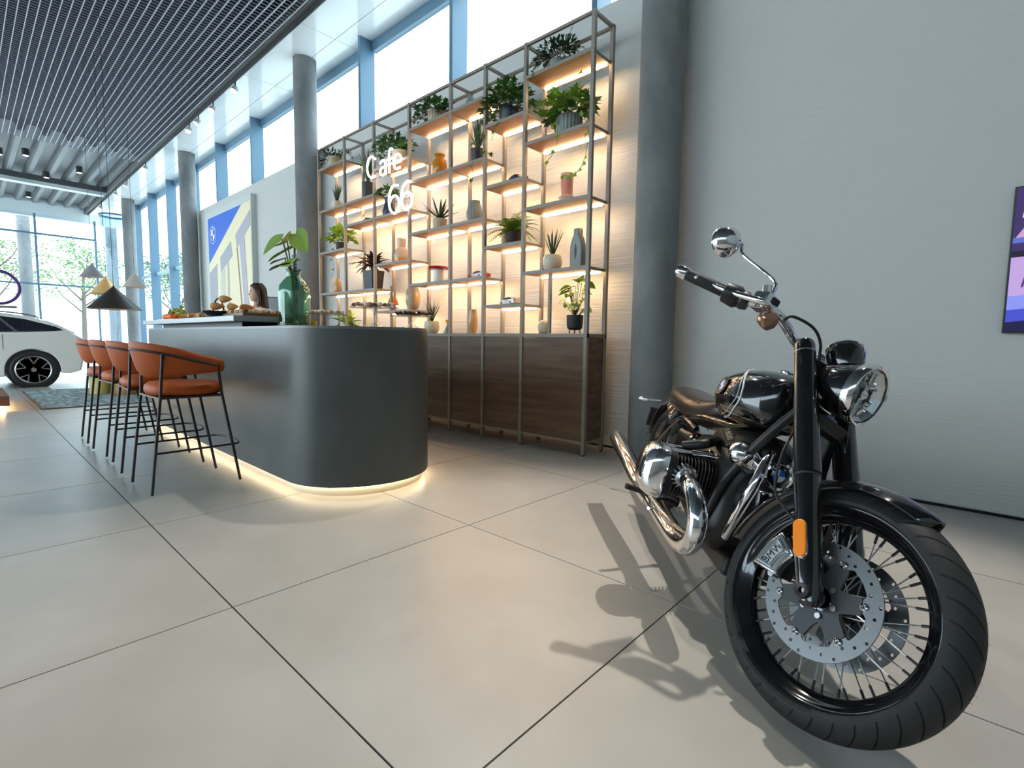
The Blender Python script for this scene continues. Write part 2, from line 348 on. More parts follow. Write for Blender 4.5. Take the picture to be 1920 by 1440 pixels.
m = MB(); m.loft([[(x, y, .057) for x, y in a], [(x, y, .064) for x, y in a], [(x, y, .064) for x, y in b], [(x, y, .057) for x, y in b]], cap=False, loop=True)
m.build('light_strip', mat('plinth_led', (1, .8, .5), .5, emit=(1, .80, .50), estr=14), ct)
ld = empty('raised_bar_ledge', (-5.5, 1.6, 1.13), label='raised pale stone ledge on the far half of the grey counter', category='ledge')
MB().box(-1.4, 1.37, -.2, .25, 0, .045).build('ledge_top', M['ledge'], ld, bev=.004)
MB().box(-1.1, 1.2, -.08, .2, -.04, 0).build('support', M['black'], ld)
# ------------------------------------------------------------------ bar stools
def stool():
    r = empty('bar_stool')
    # seat, y towards the counter
    s = MB(); ring = lambda z, k: [(.225*k*abs(cos(t))**.75*(1 if cos(t) > 0 else -1), .215*k*abs(sin(t))**.75*(1 if sin(t) > 0 else -1), z) for t in [2*pi*i/36 for i in range(36)]]
    s.loft([ring(.625, .86), ring(.63, .95), ring(.655, 1.0), ring(.685, .98), ring(.705, .88), ring(.712, .6)]); s.build('seat', M['leather'], r, smooth=60)
    # wrap-around backrest: arms fall toward the counter
    rings = []
    for i in range(29):
        t = -1+2*i/28; a = radians(270+t*112); rx, ry = .255, .25
        x, y = rx*cos(a), ry*sin(a); e = abs(t)**2.2; zt, zb = .975-.115*e, .745+.035*e
        if abs(t) > .8: y += (abs(t)-.8)*.35
        n = Vector((cos(a), sin(a), 0)); lean = .035*(1-e)
        zc = (zt+zb)/2; hh = (zt-zb)/2; rg = []
        for k in range(12):
            q = 2*pi*k/12; rg.append(Vector((x, y, zc))+n*(.024*cos(q)+lean*sin(q))+Vector((0, 0, hh*(abs(sin(q))**.7)*(1 if sin(q) > 0 else -1))))
        rings.append(rg)
    MB().loft(rings).build('backrest', M['leather'], r, smooth=60)
    pts = []
    for i in range(25):
        t = -1+2*i/24; a = radians(270+t*100); e = abs(t)**2.2; pts.append((.292*cos(a), .285*sin(a)+max(0, abs(t)-.8)*.3, .925-.10*e))
    MB().tube(pts, .008, 8).build('back_rail', M['stool_metal'], r, smooth=True)
    for sx_ in (-1, 1):
        MB().tube([(sx_*.232, -.175, .90), (sx_*.215, -.19, .64), (sx_*.225, -.262, .012)], .0095, 8).build('leg', M['stool_metal'], r, smooth=True)
        MB().tube([(sx_*.262, .13, .83), (sx_*.225, .16, .64), (sx_*.225, .262, .012)], .0095, 8).build('leg', M['stool_metal'], r, smooth=True)
        MB().tube([(sx_*.22, -.232, .27), (sx_*.22, .232, .27)], .007, 8).build('side_stretcher', M['stool_metal'], r, smooth=True)
    P = [(-.22, .235, .27)]+[(.22*cos(a), .235+.07*sin(a), .27) for a in [pi*(1-k/10) for k in range(1, 10)]]+[(.22, .235, .27)]
    MB().tube(P, .007, 8).build('foot_rest', M['stool_metal'], r, smooth=True)
    MB().box(-.215, .215, -.2, .166, .611, .624).build('seat_frame', M['stool_metal'], r)
    r['category'] = 'stool'; r['group'] = 'cognac bar stools along the counter'; return r
s0 = stool()
lab = ['cognac leather bar stool nearest the rounded end of the counter', 'cognac bar stool second from the rounded end of the counter', 'cognac bar stool third from the rounded end of the counter', 'cognac bar stool farthest along the counter, nearest the white car']
for i, x in enumerate((-3.99, -4.74, -5.47, -6.20)):
    o = s0 if i == 0 else copy_tree(s0); o.location = (x, 1.02, 0); o.rotation_euler = (0, 0, radians((2, -3, 3, -2)[i])); o['label'] = lab[i]
# ------------------------------------------------------------------ display shelving
PX = [-2.52, -3.265, -3.80, -4.33, -5.07, -5.82, -6.55, -7.285]; FY, BY = 3.69, 3.975
LZ = lambda k: 1.075+.297*k
sh = empty('display_shelving', (-4.9, 3.83, 0), label='tall open display shelving of greige metal posts with lit wooden shelves', category='shelving')
sh.location = (0, 0, 0)
pw = .0165
for x in PX:
    for y in (FY, BY):
        MB().box(x-pw, x+pw, y-pw, y+pw, .012, 3.745).build('post', M['frame'], sh)
        MB().cyl((x, y, 0), (x, y, .012), .014, n=12).build('foot', M['black'], sh)
for x, z1 in ((-2.93, LZ(2)-.03), (-5.46, LZ(2)+.0)):
    MB().box(x-.013, x+.013, FY-.013, FY+.013, 1.085, z1).build('short_post', M['frame'], sh)
for y in (FY, BY):
    MB().box(PX[-1]+pw, PX[0]-pw, y-.0125, y+.0125, 3.715, 3.74).build('top_rail', M['frame'], sh)
    MB().box(PX[-1]+pw, PX[0]-pw, y-.0125, y+.0125, .105, .13).build('bottom_rail', M['frame'], sh)
for x in PX:
    MB().box(x-.0125, x+.0125, FY+pw, BY-pw, 3.715, 3.74).build('cross_rail', M['frame'], sh)
MB().box(PX[0]-.0125, PX[0]+.0125, FY+pw, BY-pw, .105, .13).build('cross_rail', M['frame'], sh)
bays = 'ABCDEFG'; lev = dict(A=(8, 6, 4, 2), B=(7, 5, 3, 1), C=(8, 6, 4, 2), D=(8, 6, 4, 2), E=(7, 5, 3, 1), F=(6, 5, 2), G=(8, 6, 4, 2))
for bi, bn in enumerate(bays):
    x1, x0 = PX[bi]-pw, PX[bi+1]+pw
    for k in lev[bn]:
        z = LZ(k)
        b = MB().box(x0+.001, x1-.001, FY-.002, BY-.012, z-.026, z-.004).build('shelf_board', M['wood'], sh)
        MB().box(x0+.0005, x1-.0005, FY-.014, FY-.003, z-.03, z).build('edge_trim', M['frame'], b)
        MB().box(x0+.0005, x1-.0005, BY-.011, BY+.012, z-.03, z).build('edge_trim', M['frame'], b)
        MB().box(x0+.02, x1-.02, BY-.05, BY-.028, z-.041, z-.0265).build('led_strip', M['led'], b)
        for xx in (x0-.008, x1-.004): MB().box(xx+.0, xx+.012, FY+pw, BY-pw, z-.0285, z-.003).build('side_rail', M['frame'], b)
# cabinet panels at the base
MB().box(PX[-1], PX[0]+pw, FY-.014, BY+.012, 1.05, 1.083).build('cabinet_top', M['frame'], sh)
MB().box(PX[-1]+pw, PX[0]-pw, BY+.0, BY+.01, .131, 1.049).build('back_panel', M['walnut'], sh)
MB().box(PX[0]-.006, PX[0]+.006, FY+pw+.001, BY-pw-.001, .131, 1.049).build('end_panel', M['walnut'], sh)
for bi in range(7):
    x1, x0 = PX[bi]-pw-.003, PX[bi+1]+pw+.003
    MB().box(x0, x1, FY-.006, FY+.012, .133, 1.046).build('cabinet_door', M['walnut'], sh, bev=.0015)
# ------------------------------------------------------------------ lit sign
SG = {'C': [[(-5.708, 3.246), (-5.778, 3.289), (-5.85, 3.278), (-5.893, 3.189), (-5.874, 3.097), (-5.803, 3.039), (-5.718, 3.043)]],
'a': [[(-5.601, 3.169), (-5.542, 3.193), (-5.485, 3.154), (-5.483, 3.012)], [(-5.485, 3.102), (-5.563, 3.108), (-5.602, 3.063), (-5.554, 3.016), (-5.486, 3.039)]],
'f': [[(-5.335, 3.275), (-5.365, 3.29), (-5.402, 3.262), (-5.404, 3.15), (-5.404, 3.013)], [(-5.452, 3.178), (-5.342, 3.178)]],
'e': [[(-5.297, 3.105), (-5.172, 3.107), (-5.171, 3.157), (-5.224, 3.194), (-5.288, 3.173), (-5.307, 3.105), (-5.271, 3.036), (-5.181, 3.037)]],
'6': [[(-5.228, 2.835), (-5.319, 2.849), (-5.395, 2.779), (-5.415, 2.667), (-5.378, 2.566), (-5.295, 2.521), (-5.221, 2.562), (-5.211, 2.653), (-5.265, 2.72), (-5.348, 2.719), (-5.403, 2.665)]],
'6b': [[(-4.972, 2.833), (-5.059, 2.84), (-5.138, 2.774), (-5.157, 2.665), (-5.122, 2.567), (-5.052, 2.525), (-4.965, 2.571), (-4.956, 2.66), (-5.016, 2.721), (-5.095, 2.71), (-5.146, 2.663)]]}
M['neon'] = mat('sign_white_light', (1, 1, 1), .5, emit=(.93, .95, 1), estr=7)
sg = empty('cafe_sign', (0, 0, 0), label='glowing white sign reading Cafe 66 fixed to the front of the shelving', category='sign')
for k, st in SG.items():
    m = MB()
    for q in st: m.tube([(p[0], 3.635, p[1]) for p in [(v.x, v.y) for v in smoothpath([(a, b, 0) for a, b in q], 5)]], .0125, 10)
    m.build('letter', M['neon'], sg, smooth=True)
for z, a, b in ((3.015, -5.87, -5.17), (2.66, -5.42, -4.95)):
    MB().box(a, b, 3.650, 3.656, z-.002, z+.002).build('mounting_bar', M['black'], sg)
# ------------------------------------------------------------------ wall display screen
tv = empty('wall_screen', (.09, WY-.002, 1.10), label='large wall screen showing a violet and blue interior picture', category='screen')
MB().box(0, 1.48, -.045, -.002, 0, .83).build('screen_body', M['black'], tv, bev=.003)
def emi(n, c, s=1.0): return mat(n, tuple(x*.0 for x in c), .5, emit=c, estr=s)
scr = [('screen_picture', [(0, 0), (1.46, 0), (1.46, .81), (0, .81)], lin(60, 40, 100)),
 ('picture_floor', [(0, .22), (1.46, .12), (1.46, .0), (0, 0)], lin(70, 80, 205)), ('picture_floor_light', [(.0, .2), (.0, .12), (.5, .18), (.9, .3), (.1, .26)], lin(140, 150, 245)),
 ('picture_wall', [(0, .2), (1.46, .3), (1.46, .62), (.0, .43)], lin(195, 165, 225)), ('picture_band', [(0, .42), (1.46, .5), (1.46, .54), (0, .455)], lin(25, 12, 40)),
 ('picture_blue_band', [(0, .50), (1.46, .56), (1.46, .6), (0, .53)], lin(95, 110, 205)), ('picture_curtain', [(.01, .53), (.5, .56), (.5, .68), (.05, .60)], lin(205, 160, 200)),
 ('picture_lamp', [(.03, .64), (.09, .65), (.09, .69), (.035, .68)], lin(240, 190, 230)), ('picture_pole', [(.05, .25), (.06, .25), (.095, .42), (.08, .42)], lin(80, 60, 120)),
 ('picture_shadow', [(0, .0), (.12, .0), (.3, .09), (0, .05)], lin(20, 10, 70))]
for i, (n, P, c) in enumerate(scr):
    MB().prism([(.01+x, -.0455-.0006*i, .01+z) for x, z in P], (0, 0, 0), (0, -.0005, 0)).build(n, emi(n, c, 1.0), tv)
# ------------------------------------------------------------------ poster panel
po = empty('poster_panel', (0, 0, 0), label='large standing poster of a pale stone facade against blue sky with white roundel', category='poster')
PYf = 4.07
MB().box(-13.62, -10.86, PYf, WY-.001, .6, 3.86).build('panel', mat('poster_panel_grey', (.55, .58, .56), .6), po)
cr, sk = lin(236, 222, 184), lin(52, 104, 205)
sky = mat('poster_sky', sk, .6)
PP = [('poster_field', [(-13.43, .62), (-10.90, .62), (-10.90, 3.72), (-13.43, 3.72)], cr, None), ('poster_sky', [(-13.43, 3.72), (-11.36, 3.72), (-13.43, 2.69)], None, sky),
 ('stone_shadow', [(-13.43, 2.48), (-12.88, 2.67), (-12.93, .64), (-13.43, .64)], lin(170, 165, 170), None), ('stone_shadow', [(-12.684, 2.778), (-12.002, 3.06), (-11.915, 2.743), (-12.687, 2.437)], lin(165, 165, 172), None),
 ('louvre_patch', [(-12.687, 2.437), (-12.403, 2.56), (-12.426, .64), (-12.72, .64)], lin(205, 200, 180), None), ('stone_shadow', [(-12.252, 2.6), (-12.141, 2.66), (-12.203, .64), (-12.333, .64)], lin(185, 175, 172), None),
 ('stone_shadow', [(-11.739, 3.145), (-10.91, 3.55), (-10.91, 3.25), (-11.539, 2.923), (-11.652, 2.876)], lin(175, 170, 178), None), ('stone_shadow', [(-11.511, 2.939), (-11.239, 3.08), (-11.0, .64), (-11.22, .64)], lin(180, 172, 185), None),
 ('stone_line', [(-11.679, 2.879), (-11.63, 2.90), (-11.3, .64), (-11.36, .64)], lin(150, 125, 100), None)]
for i, (n, P, c, mm) in enumerate(PP):
    MB().prism([(x, PYf-.001-.0006*i, z) for x, z in P], (0, 0, 0), (0, -.0005, 0)).build(n, mm or mat(n, c, .6), po)
wl = mat('poster_white_print', (.85, .88, .9), .6)
def roundel(name, parent, mtx, r, c1, c2, ring, outer, th=.001):
    o = empty(name); o.parent = parent; o.matrix_local = mtx
    if outer: flat('outer_ring', [circ(r, 40), circ(r*.93, 40)], th, ring, o)
    flat('inner_ring', [circ(r*.62, 40), circ(r*.56, 40)], th, ring, o)
    for q in range(4):
        P = [(0, 0)]+[(r*.56*cos(radians(q*90+a)), r*.56*sin(radians(q*90+a))) for a in range(0, 91, 9)]
        mm = c1 if q % 2 == 0 else c2
        if mm: flat('quadrant', [P], th, mm, o)
    for ch, a in (('B', 132), ('M', 90), ('W', 48)):
        t = text('roundel_letter', ch, r*.40, th, ring, o); t.matrix_local = Matrix.Rotation(radians(a-90), 4, 'Z') @ Matrix.Translation((0, r*.775, 0))
    return o
roundel('roundel', po, basis((-13.11, PYf-.008, 3.32), (1, 0, 0), (0, 0, 1)), .20, None, wl, wl, True)
# ------------------------------------------------------------------ motorcycle (x forward, y to its left, z up, rear tyre contact at origin)
bk = empty('motorcycle', label='black and chrome cruiser motorcycle with spoked front wheel leaning on its stand', category='motorcycle')
bk.matrix_world = Matrix.Translation((-1.4095, 2.8529, .003)) @ Matrix.Rotation(radians(-51.034), 4, 'Z') @ Matrix.Rotation(radians(-13.728), 4, 'X')
RK = radians(32.7); A0 = Vector((1.881, 0, 0)); AXS = Vector((-sin(RK), 0, cos(RK)))
FM = Matrix.Translation(A0) @ Matrix.Rotation(.4947, 4, AXS) @ Matrix.Translation(-A0)
def fr(o): o.matrix_local = FM; return o
CH, GB, SB, EN = M['chrome'], M['gloss_black'], M['satin_black'], M['engine']
def ringprof(c, prof, n=96):   # revolve (r, y) profile about the y axis at c
    return [[(c[0]+r*cos(2*pi*k/n), c[1]+y, c[2]+r*sin(2*pi*k/n)) for k in range(n)] for r, y in prof]
def tyre(name, c, R, w, h, parent, N=720, ribw=.036):
    rb = R-w; prof = [(w*sin(radians(q)), rb+w*cos(radians(q))) for q in range(-78, 79, 6)]; bd = rb-.004
    prof = [(-ribw, bd), (-ribw-.006, bd+.002), (-w*.92, bd+.008)]+prof+[(w*.92, bd+.008), (ribw+.006, bd+.002), (ribw, bd), (ribw*.9, bd-.004), (-ribw*.9, bd-.004)]
    v = []; n = len(prof); pt = N//36
    for yy, rr in prof:
        s = yy/w
        for i in range(N):
            a = 2*pi*(i+abs(s)*1.25*pt)/N; r = rr
            if rr > rb+.012 and .07 < abs(s) < .94 and (i+(0 if s > 0 else pt//2)) % pt < max(2, pt//9): r -= .0055
            v.append((c[0]+r*cos(a), c[1]+yy, c[2]+r*sin(a)))
    f = [(j*N+i, j*N+(i+1) % N, ((j+1) % n)*N+(i+1) % N, ((j+1) % n)*N+i) for j in range(n) for i in range(N)]
    mb = MB(); mb._a(v, f); return mb.build(name, M['rubber'], parent, smooth=32)
def wheel(name, c, R, w, h, ri, wr, rhub, whub, nsp, front):
    wroot = empty(name); wroot.parent = bk
    if front: fr(wroot)
    tyre('tyre', c, R, w, h, wroot, 1080 if front else 360, wr-.004)
    hp = [(ri+.006, wr-.002), (ri+.010, wr+.002), (ri+.007, wr+.006), (ri-.001, wr+.005), (ri-.007, wr-.001), (ri-.016, wr-.009), (ri-.030, wr-.015), (ri-.037, .010)]
    pr = [(r_, -y_) for r_, y_ in hp]+[(ri-.039, 0)]+[(r_, y_) for r_, y_ in hp[::-1]]+[(ri-.002, wr-.012), (ri-.028, 0), (ri-.002, -wr+.012)]
    MB().loft(ringprof(c, pr), cap=False, loop=True).build('rim', GB, wroot, smooth=50)
    MB().lathe([(rhub*.6, -whub-.012), (rhub, -whub-.008), (rhub, -whub), (rhub*.62, -whub+.012), (rhub*.55, 0), (rhub*.62, whub-.012), (rhub, whub), (rhub, whub+.008), (rhub*.6, whub+.012)], c, 28, (0, 1, 0)).build('hub', GB, wroot, smooth=True)
    for k in range(nsp):
        sd = 1 if k % 2 else -1; tw = .55*(1 if (k//2) % 2 else -1); a0 = 2*pi*k/nsp-tw
        p0 = Vector((c[0]+rhub*.93*cos(a0), c[1]+sd*whub, c[2]+rhub*.93*sin(a0))); a1 = a0+tw
        p1 = Vector((c[0]+(ri-.034)*cos(a1), c[1]+sd*.008, c[2]+(ri-.034)*sin(a1)))
        sp = MB().tube([p0, p0.lerp(p1, .9)], .0019, 6).build('spoke', M['steel'], wroot, smooth=True)
        MB().tube([p0.lerp(p1, .86), p1], .0036, 6).build('nipple', M['stool_metal'], sp, smooth=True)
    return wroot
FC = (1.731, 0, .325)
fwh = wheel('front_wheel', FC, .325, .060, .058, .262, .038, .046, .040, 44, True)
tb = MB(); rd = random.Random(3)
for k in range(90):
    a = rd.uniform(0, 6.28); yy = rd.choice((-1, 1))*rd.uniform(.02, .058); rr = .325-.058+.058*sqrt(max(0, 1-(yy/.06)**2)); u = Vector((cos(a), yy*4, sin(a))).normalized()
    p = Vector((FC[0]+rr*cos(a), yy, FC[2]+rr*sin(a))); tb.tube([p-u*.001, p+u*.005], [.0007, .0003], 4)
o = tb.build('vent_hairs', M['rubber'], fwh); o['kind'] = 'stuff'
rwh = wheel('rear_wheel', (0, 0, .32), .32, .088, .085, .232, .060, .055, .05, 20, False)
# brake discs with drilled band, black star carriers
XZ = Matrix.Rotation(pi/2, 4, 'X')       # local XY -> XZ plane, normal -Y
def disc(side, c, parent):
    y = side*.058; r0, r1 = .118, .155
    inner = []
    for k in range(120):
        a = 2*pi*k/120; q = ((a-.44)*6/(2*pi)+.5) % 1.0; bump = .012 if abs(q-.5) < .15 else (.005 if abs(q-.5) < .22 else 0); inner.append(((r0-bump)*cos(a), (r0-bump)*sin(a)))
    holes = []
    for k in range(30):
        a = 2*pi*(k+.25)/30; rr = (.127, .137, .147)[k % 3]; holes.append(circ(.0044, 10, (rr*cos(a), rr*sin(a))))
    d = flat('brake_disc', [circ(r1, 96), inner]+holes, .004, M.setdefault('disc_steel', mat('disc_steel', (.15, .155, .16), .40, 1.)), parent)
    d.matrix_local = Matrix.Translation((c[0], y, c[2])) @ XZ
    star = []
    for k in range(6):
        a = .44+2*pi*k/6
        for da, r in ((-.50, .060), (-.36, .072), (-.27, .088), (-.20, .106), (0, .109), (.20, .106), (.27, .088), (.36, .072)): star.append((r*cos(a+da), r*sin(a+da)))
    s = flat('disc_carrier', [star, circ(.032, 24)], .007, mat('carrier_grey', (.035, .04, .045), .45) if 'carrier_grey' not in bpy.data.materials else bpy.data.materials['carrier_grey'], parent)
    s.matrix_local = Matrix.Translation((c[0], y+side*.001, c[2])) @ XZ
    for k in range(6):
        a = .44+2*pi*k/6; p = Vector((c[0]+.111*cos(a), y, c[2]+.111*sin(a)))
        m = MB(); m.lathe([(.0035, 0), (.0095, 0), (.0095, .007), (.0060, .009), (.0045, .005), (.0035, .005)], p+Vector((0, side*.0, 0)), 16, (0, side, 0), cap=False); m.build('float_button', CH, parent, smooth=True)
        p2 = Vector((c[0]+.045*cos(a+.6), y, c[2]+.045*sin(a+.6))); MB().cyl(p2, p2+Vector((0, side*.012, 0)), .0075, n=10).build('carrier_bolt', M['steel'], parent, smooth=True)
disc(-1, FC, fwh); disc(1, FC, fwh)
# calliper covers
for sd in (-1, 1):
    cal = empty('brake_calliper'); cal.parent = bk; fr(cal)
    def sector(r0, r1, a0, a1, n=14): return [(r1*cos(radians(a0+(a1-a0)*k/n)), r1*sin(radians(a0+(a1-a0)*k/n))) for k in range(n+1)]+[(r0*cos(radians(a1+(a0-a1)*k/n)), r0*sin(radians(a1+(a0-a1)*k/n))) for k in range(n+1)]
    def put(o, y): o.matrix_local = Matrix.Translation((FC[0], y, FC[2])) @ XZ; return o
    put(flat('calliper_body', [sector(.105, .168, 146, 186)], .05, SB, cal, bev=.003), sd*.066)
    put(flat('chrome_cover', [sector(.112, .178, 148, 184)], .012, CH, cal, bev=.006), sd*.099)
    put(flat('cover_rib', [sector(.125, .168, 151, 181), sector(.130, .163, 153, 179)], .006, CH, cal, bev=.0015), sd*.113)
    if sd < 0:
        put(flat('cover_recess', [sector(.131, .162, 153.5, 178.5)], .002, M['steel'], cal), sd*.1125)
        t = text('calliper_letters', 'BMW', .030, .002, SB, cal); am = radians(166)
        t.matrix_local = Matrix.Translation((FC[0]+.146*cos(am), -.1145, FC[2]+.146*sin(am))) @ XZ @ Matrix.Rotation(am-pi/2, 4, 'Z')
    for a_, r_ in ((188, .125), (144, .12)):
        p = Vector((FC[0]+r_*cos(radians(a_)), sd*.072, FC[2]+r_*sin(radians(a_)))); MB().cyl(p, p+Vector((0, sd*.03, 0)), .009, n=12).build('calliper_bolt', M['steel'], cal, smooth=True)
    MB().tube([(1.60, sd*.09, .445), (1.592, sd*.095, .475)], .006, 8).build('bleed_nipple', CH, cal, smooth=True)
# fork
fk = empty('fork'); fk.parent = bk; fr(fk)
ftop, faxl = Vector((1.300, 0, 1.000)), Vector((1.731, 0, .325)); fd = (faxl-ftop).normalized()
def fp(t, y): p = ftop+fd*t; return (p[0], y, p[2])
for sd in (-1, 1):
    y = sd*.106
    MB().lathe([(.020, -.014), (.027, -.011), (.0305, -.002), (.0315, .012), (.0315, .03)], fp(0, y), 32, fd).build('fork_cap', CH if False else GB, fk, smooth=True)
    MB().lathe([(.0316, .030), (.0325, .031), (.0325, .034), (.0316, .035)], fp(0, y), 32, fd).build('cap_ring', CH, fk, smooth=True)
    MB().lathe([(.0315, .036), (.0325, .10), (.0385, .455), (.0385, .462)], fp(0, y), 40, fd).build('fork_cover', GB, fk, smooth=30)
    MB().lathe([(.035, .462), (.035, .50), (.034, .74), (.032, .80), (.027, .825), (.014, .835)], fp(0, y), 36, fd).build('fork_slider', GB, fk, smooth=30)
    MB().lathe([(.0358, .463), (.0365, .465), (.0365, .470), (.0358, .472)], fp(0, y), 32, fd).build('slider_ring', M['stool_metal'], fk, smooth=True)
    ay = Vector((FC[0], sd*.128, FC[2])); MB().lathe([(.008, .012), (.008, .016), (.015, .018), (.019, .016), (.021, .0), (.022, -.03)], ay, 24, (0, sd, 0), cap=False).build('axle_nut', M['stool_metal'], fk, smooth=True)
    MB().cyl((FC[0], sd*.085, FC[2]), (FC[0], sd*.045, FC[2]), .024, n=20).build('axle_spacer', CH, fk, smooth=True)
    rp = Vector(fp(.665, sd*.147)); fl_ = [(.0155*cos(q), .0155*sin(q)+(.034 if sin(q) > 0 else -.034)) for q in [2*pi*k/28 for k in range(28)]]
    mt = basis(rp, (-fd[2]*-1, 0, fd[0]*-1) if False else Vector((fd[2], 0, -fd[0]))*-1, -fd); 
    b_ = flat('reflector_base', [[(a*1.15, c*1.06) for a, c in fl_]], .006, CH, fk, bev=.001); b_.matrix_local = basis(rp-Vector((0, sd*.004, 0)), (-fd[2], 0, fd[0]), -fd)
    r_ = flat('orange_reflector', [fl_], .006, M['orange'], fk, bev=.002); r_.matrix_local = basis(rp, (-fd[2], 0, fd[0]), -fd)
    MB().tube([fp(.56, sd*.10), fp(.575, sd*.075), (1.60, sd*.066, .56)], .006, 8).build('fender_bracket', SB, fk, smooth=True)
m = MB()
for t0, hh in ((.06, .014), (.27, .022)):
    p = Vector(fp(t0, 0)); P = [(p[0]-.02, -.105, 0), (p[0]+.01, -.105, 0), (p[0]+.02, -.05, 0), (p[0]+.02, .05, 0), (p[0]+.01, .105, 0), (p[0]-.02, .105, 0), (p[0]-.06, .04, 0), (p[0]-.06, -.04, 0)]
    MB().prism([(a, b, p[2]+(a-p[0])*.6) for a, b, c_ in P], (0, 0, -hh), (0, 0, hh)).build('fork_clamp', SB, fk, bev=.006)
MB().prism([(1.42, -.085, .83), (1.42, .085, .83), (1.50, .06, .62), (1.50, -.06, .62)], (-.03, 0, 0), (.0, 0, 0)).build('lower_clamp_cover', GB, fk, bev=.01)
# headlamp, facing forward
hl = empty('headlamp'); hl.parent = bk; fr(hl); hc = Vector((1.50, 0, .915)); hx = Vector((1, .13, -.0)).normalized(); LS = .93
MB().lathe([(.01, -.165), (.045, -.16), (.072, -.135), (.090, -.09), (.097, -.045), (.099, -.02)], hc, 48, hx).build('lamp_shell', GB, hl, smooth=True)
MB().lathe([(.099, -.022), (.1045, -.02), (.1065, -.004), (.104, .010), (.098, .016), (.093, .012), (.093, .0)], hc, 48, hx, cap=False).build('bezel', CH, hl, smooth=True)
MB().lathe([(.008, -.05), (.03, -.046), (.055, -.034), (.078, -.014), (.093, .006)], hc, 11, hx, cap=False).build('reflector_bowl', CH, hl)
rfl = MB()
for k in range(6):
    a = pi*k/3+.3; u = Vector((0, cos(a), sin(a))); v_ = Vector((0, -sin(a), cos(a))); b0 = hc+u*.052-hx*.02
    o = MB(); o.lathe([(.006, -.02), (.022, -.012), (.030, .010)], b0, 12, hx+u*.25, cap=False); o.build('reflector_cell', CH, hl, smooth=True)
MB().box(hc[0]-.035, hc[0]-.005, -.010, .010, hc[2]-.085, hc[2]+.085).build('centre_bar', CH, hl, bev=.003)
MB().lathe([(.016, -.03), (.018, -.005), (.010, .004), (.001, .006)], hc, 20, hx).build('bulb_shield', CH, hl, smooth=True)
MB().lathe([(.0925, .006), (.075, .013), (.04, .019), (.001, .021)], hc, 40, hx, cap=False).build('lens_glass', glassmat('lens_glass', (.93, .96, .96), .16), hl, smooth=True)
MB().tube([(1.36, 0, .93), (1.40, 0, .93)], .035, 16).build('lamp_bracket', SB, hl, smooth=True)
sp_ = empty('speedometer'); sp_.parent = bk; fr(sp_)
MB().lathe([(.012, -.072), (.035, -.064), (.050, -.036), (.056, 0), (.057, .016), (.054, .024)], (1.372, 0, 1.022), 36, (-.55, 0, .83)).build('meter_shell', GB, sp_, smooth=True)
MB().lathe([(.054, .023), (.057, .024), (.057, .03), (.050, .036), (.001, .042)], (1.372, 0, 1.022), 36, (-.55, 0, .83)).build('meter_rim', CH, sp_, smooth=True)
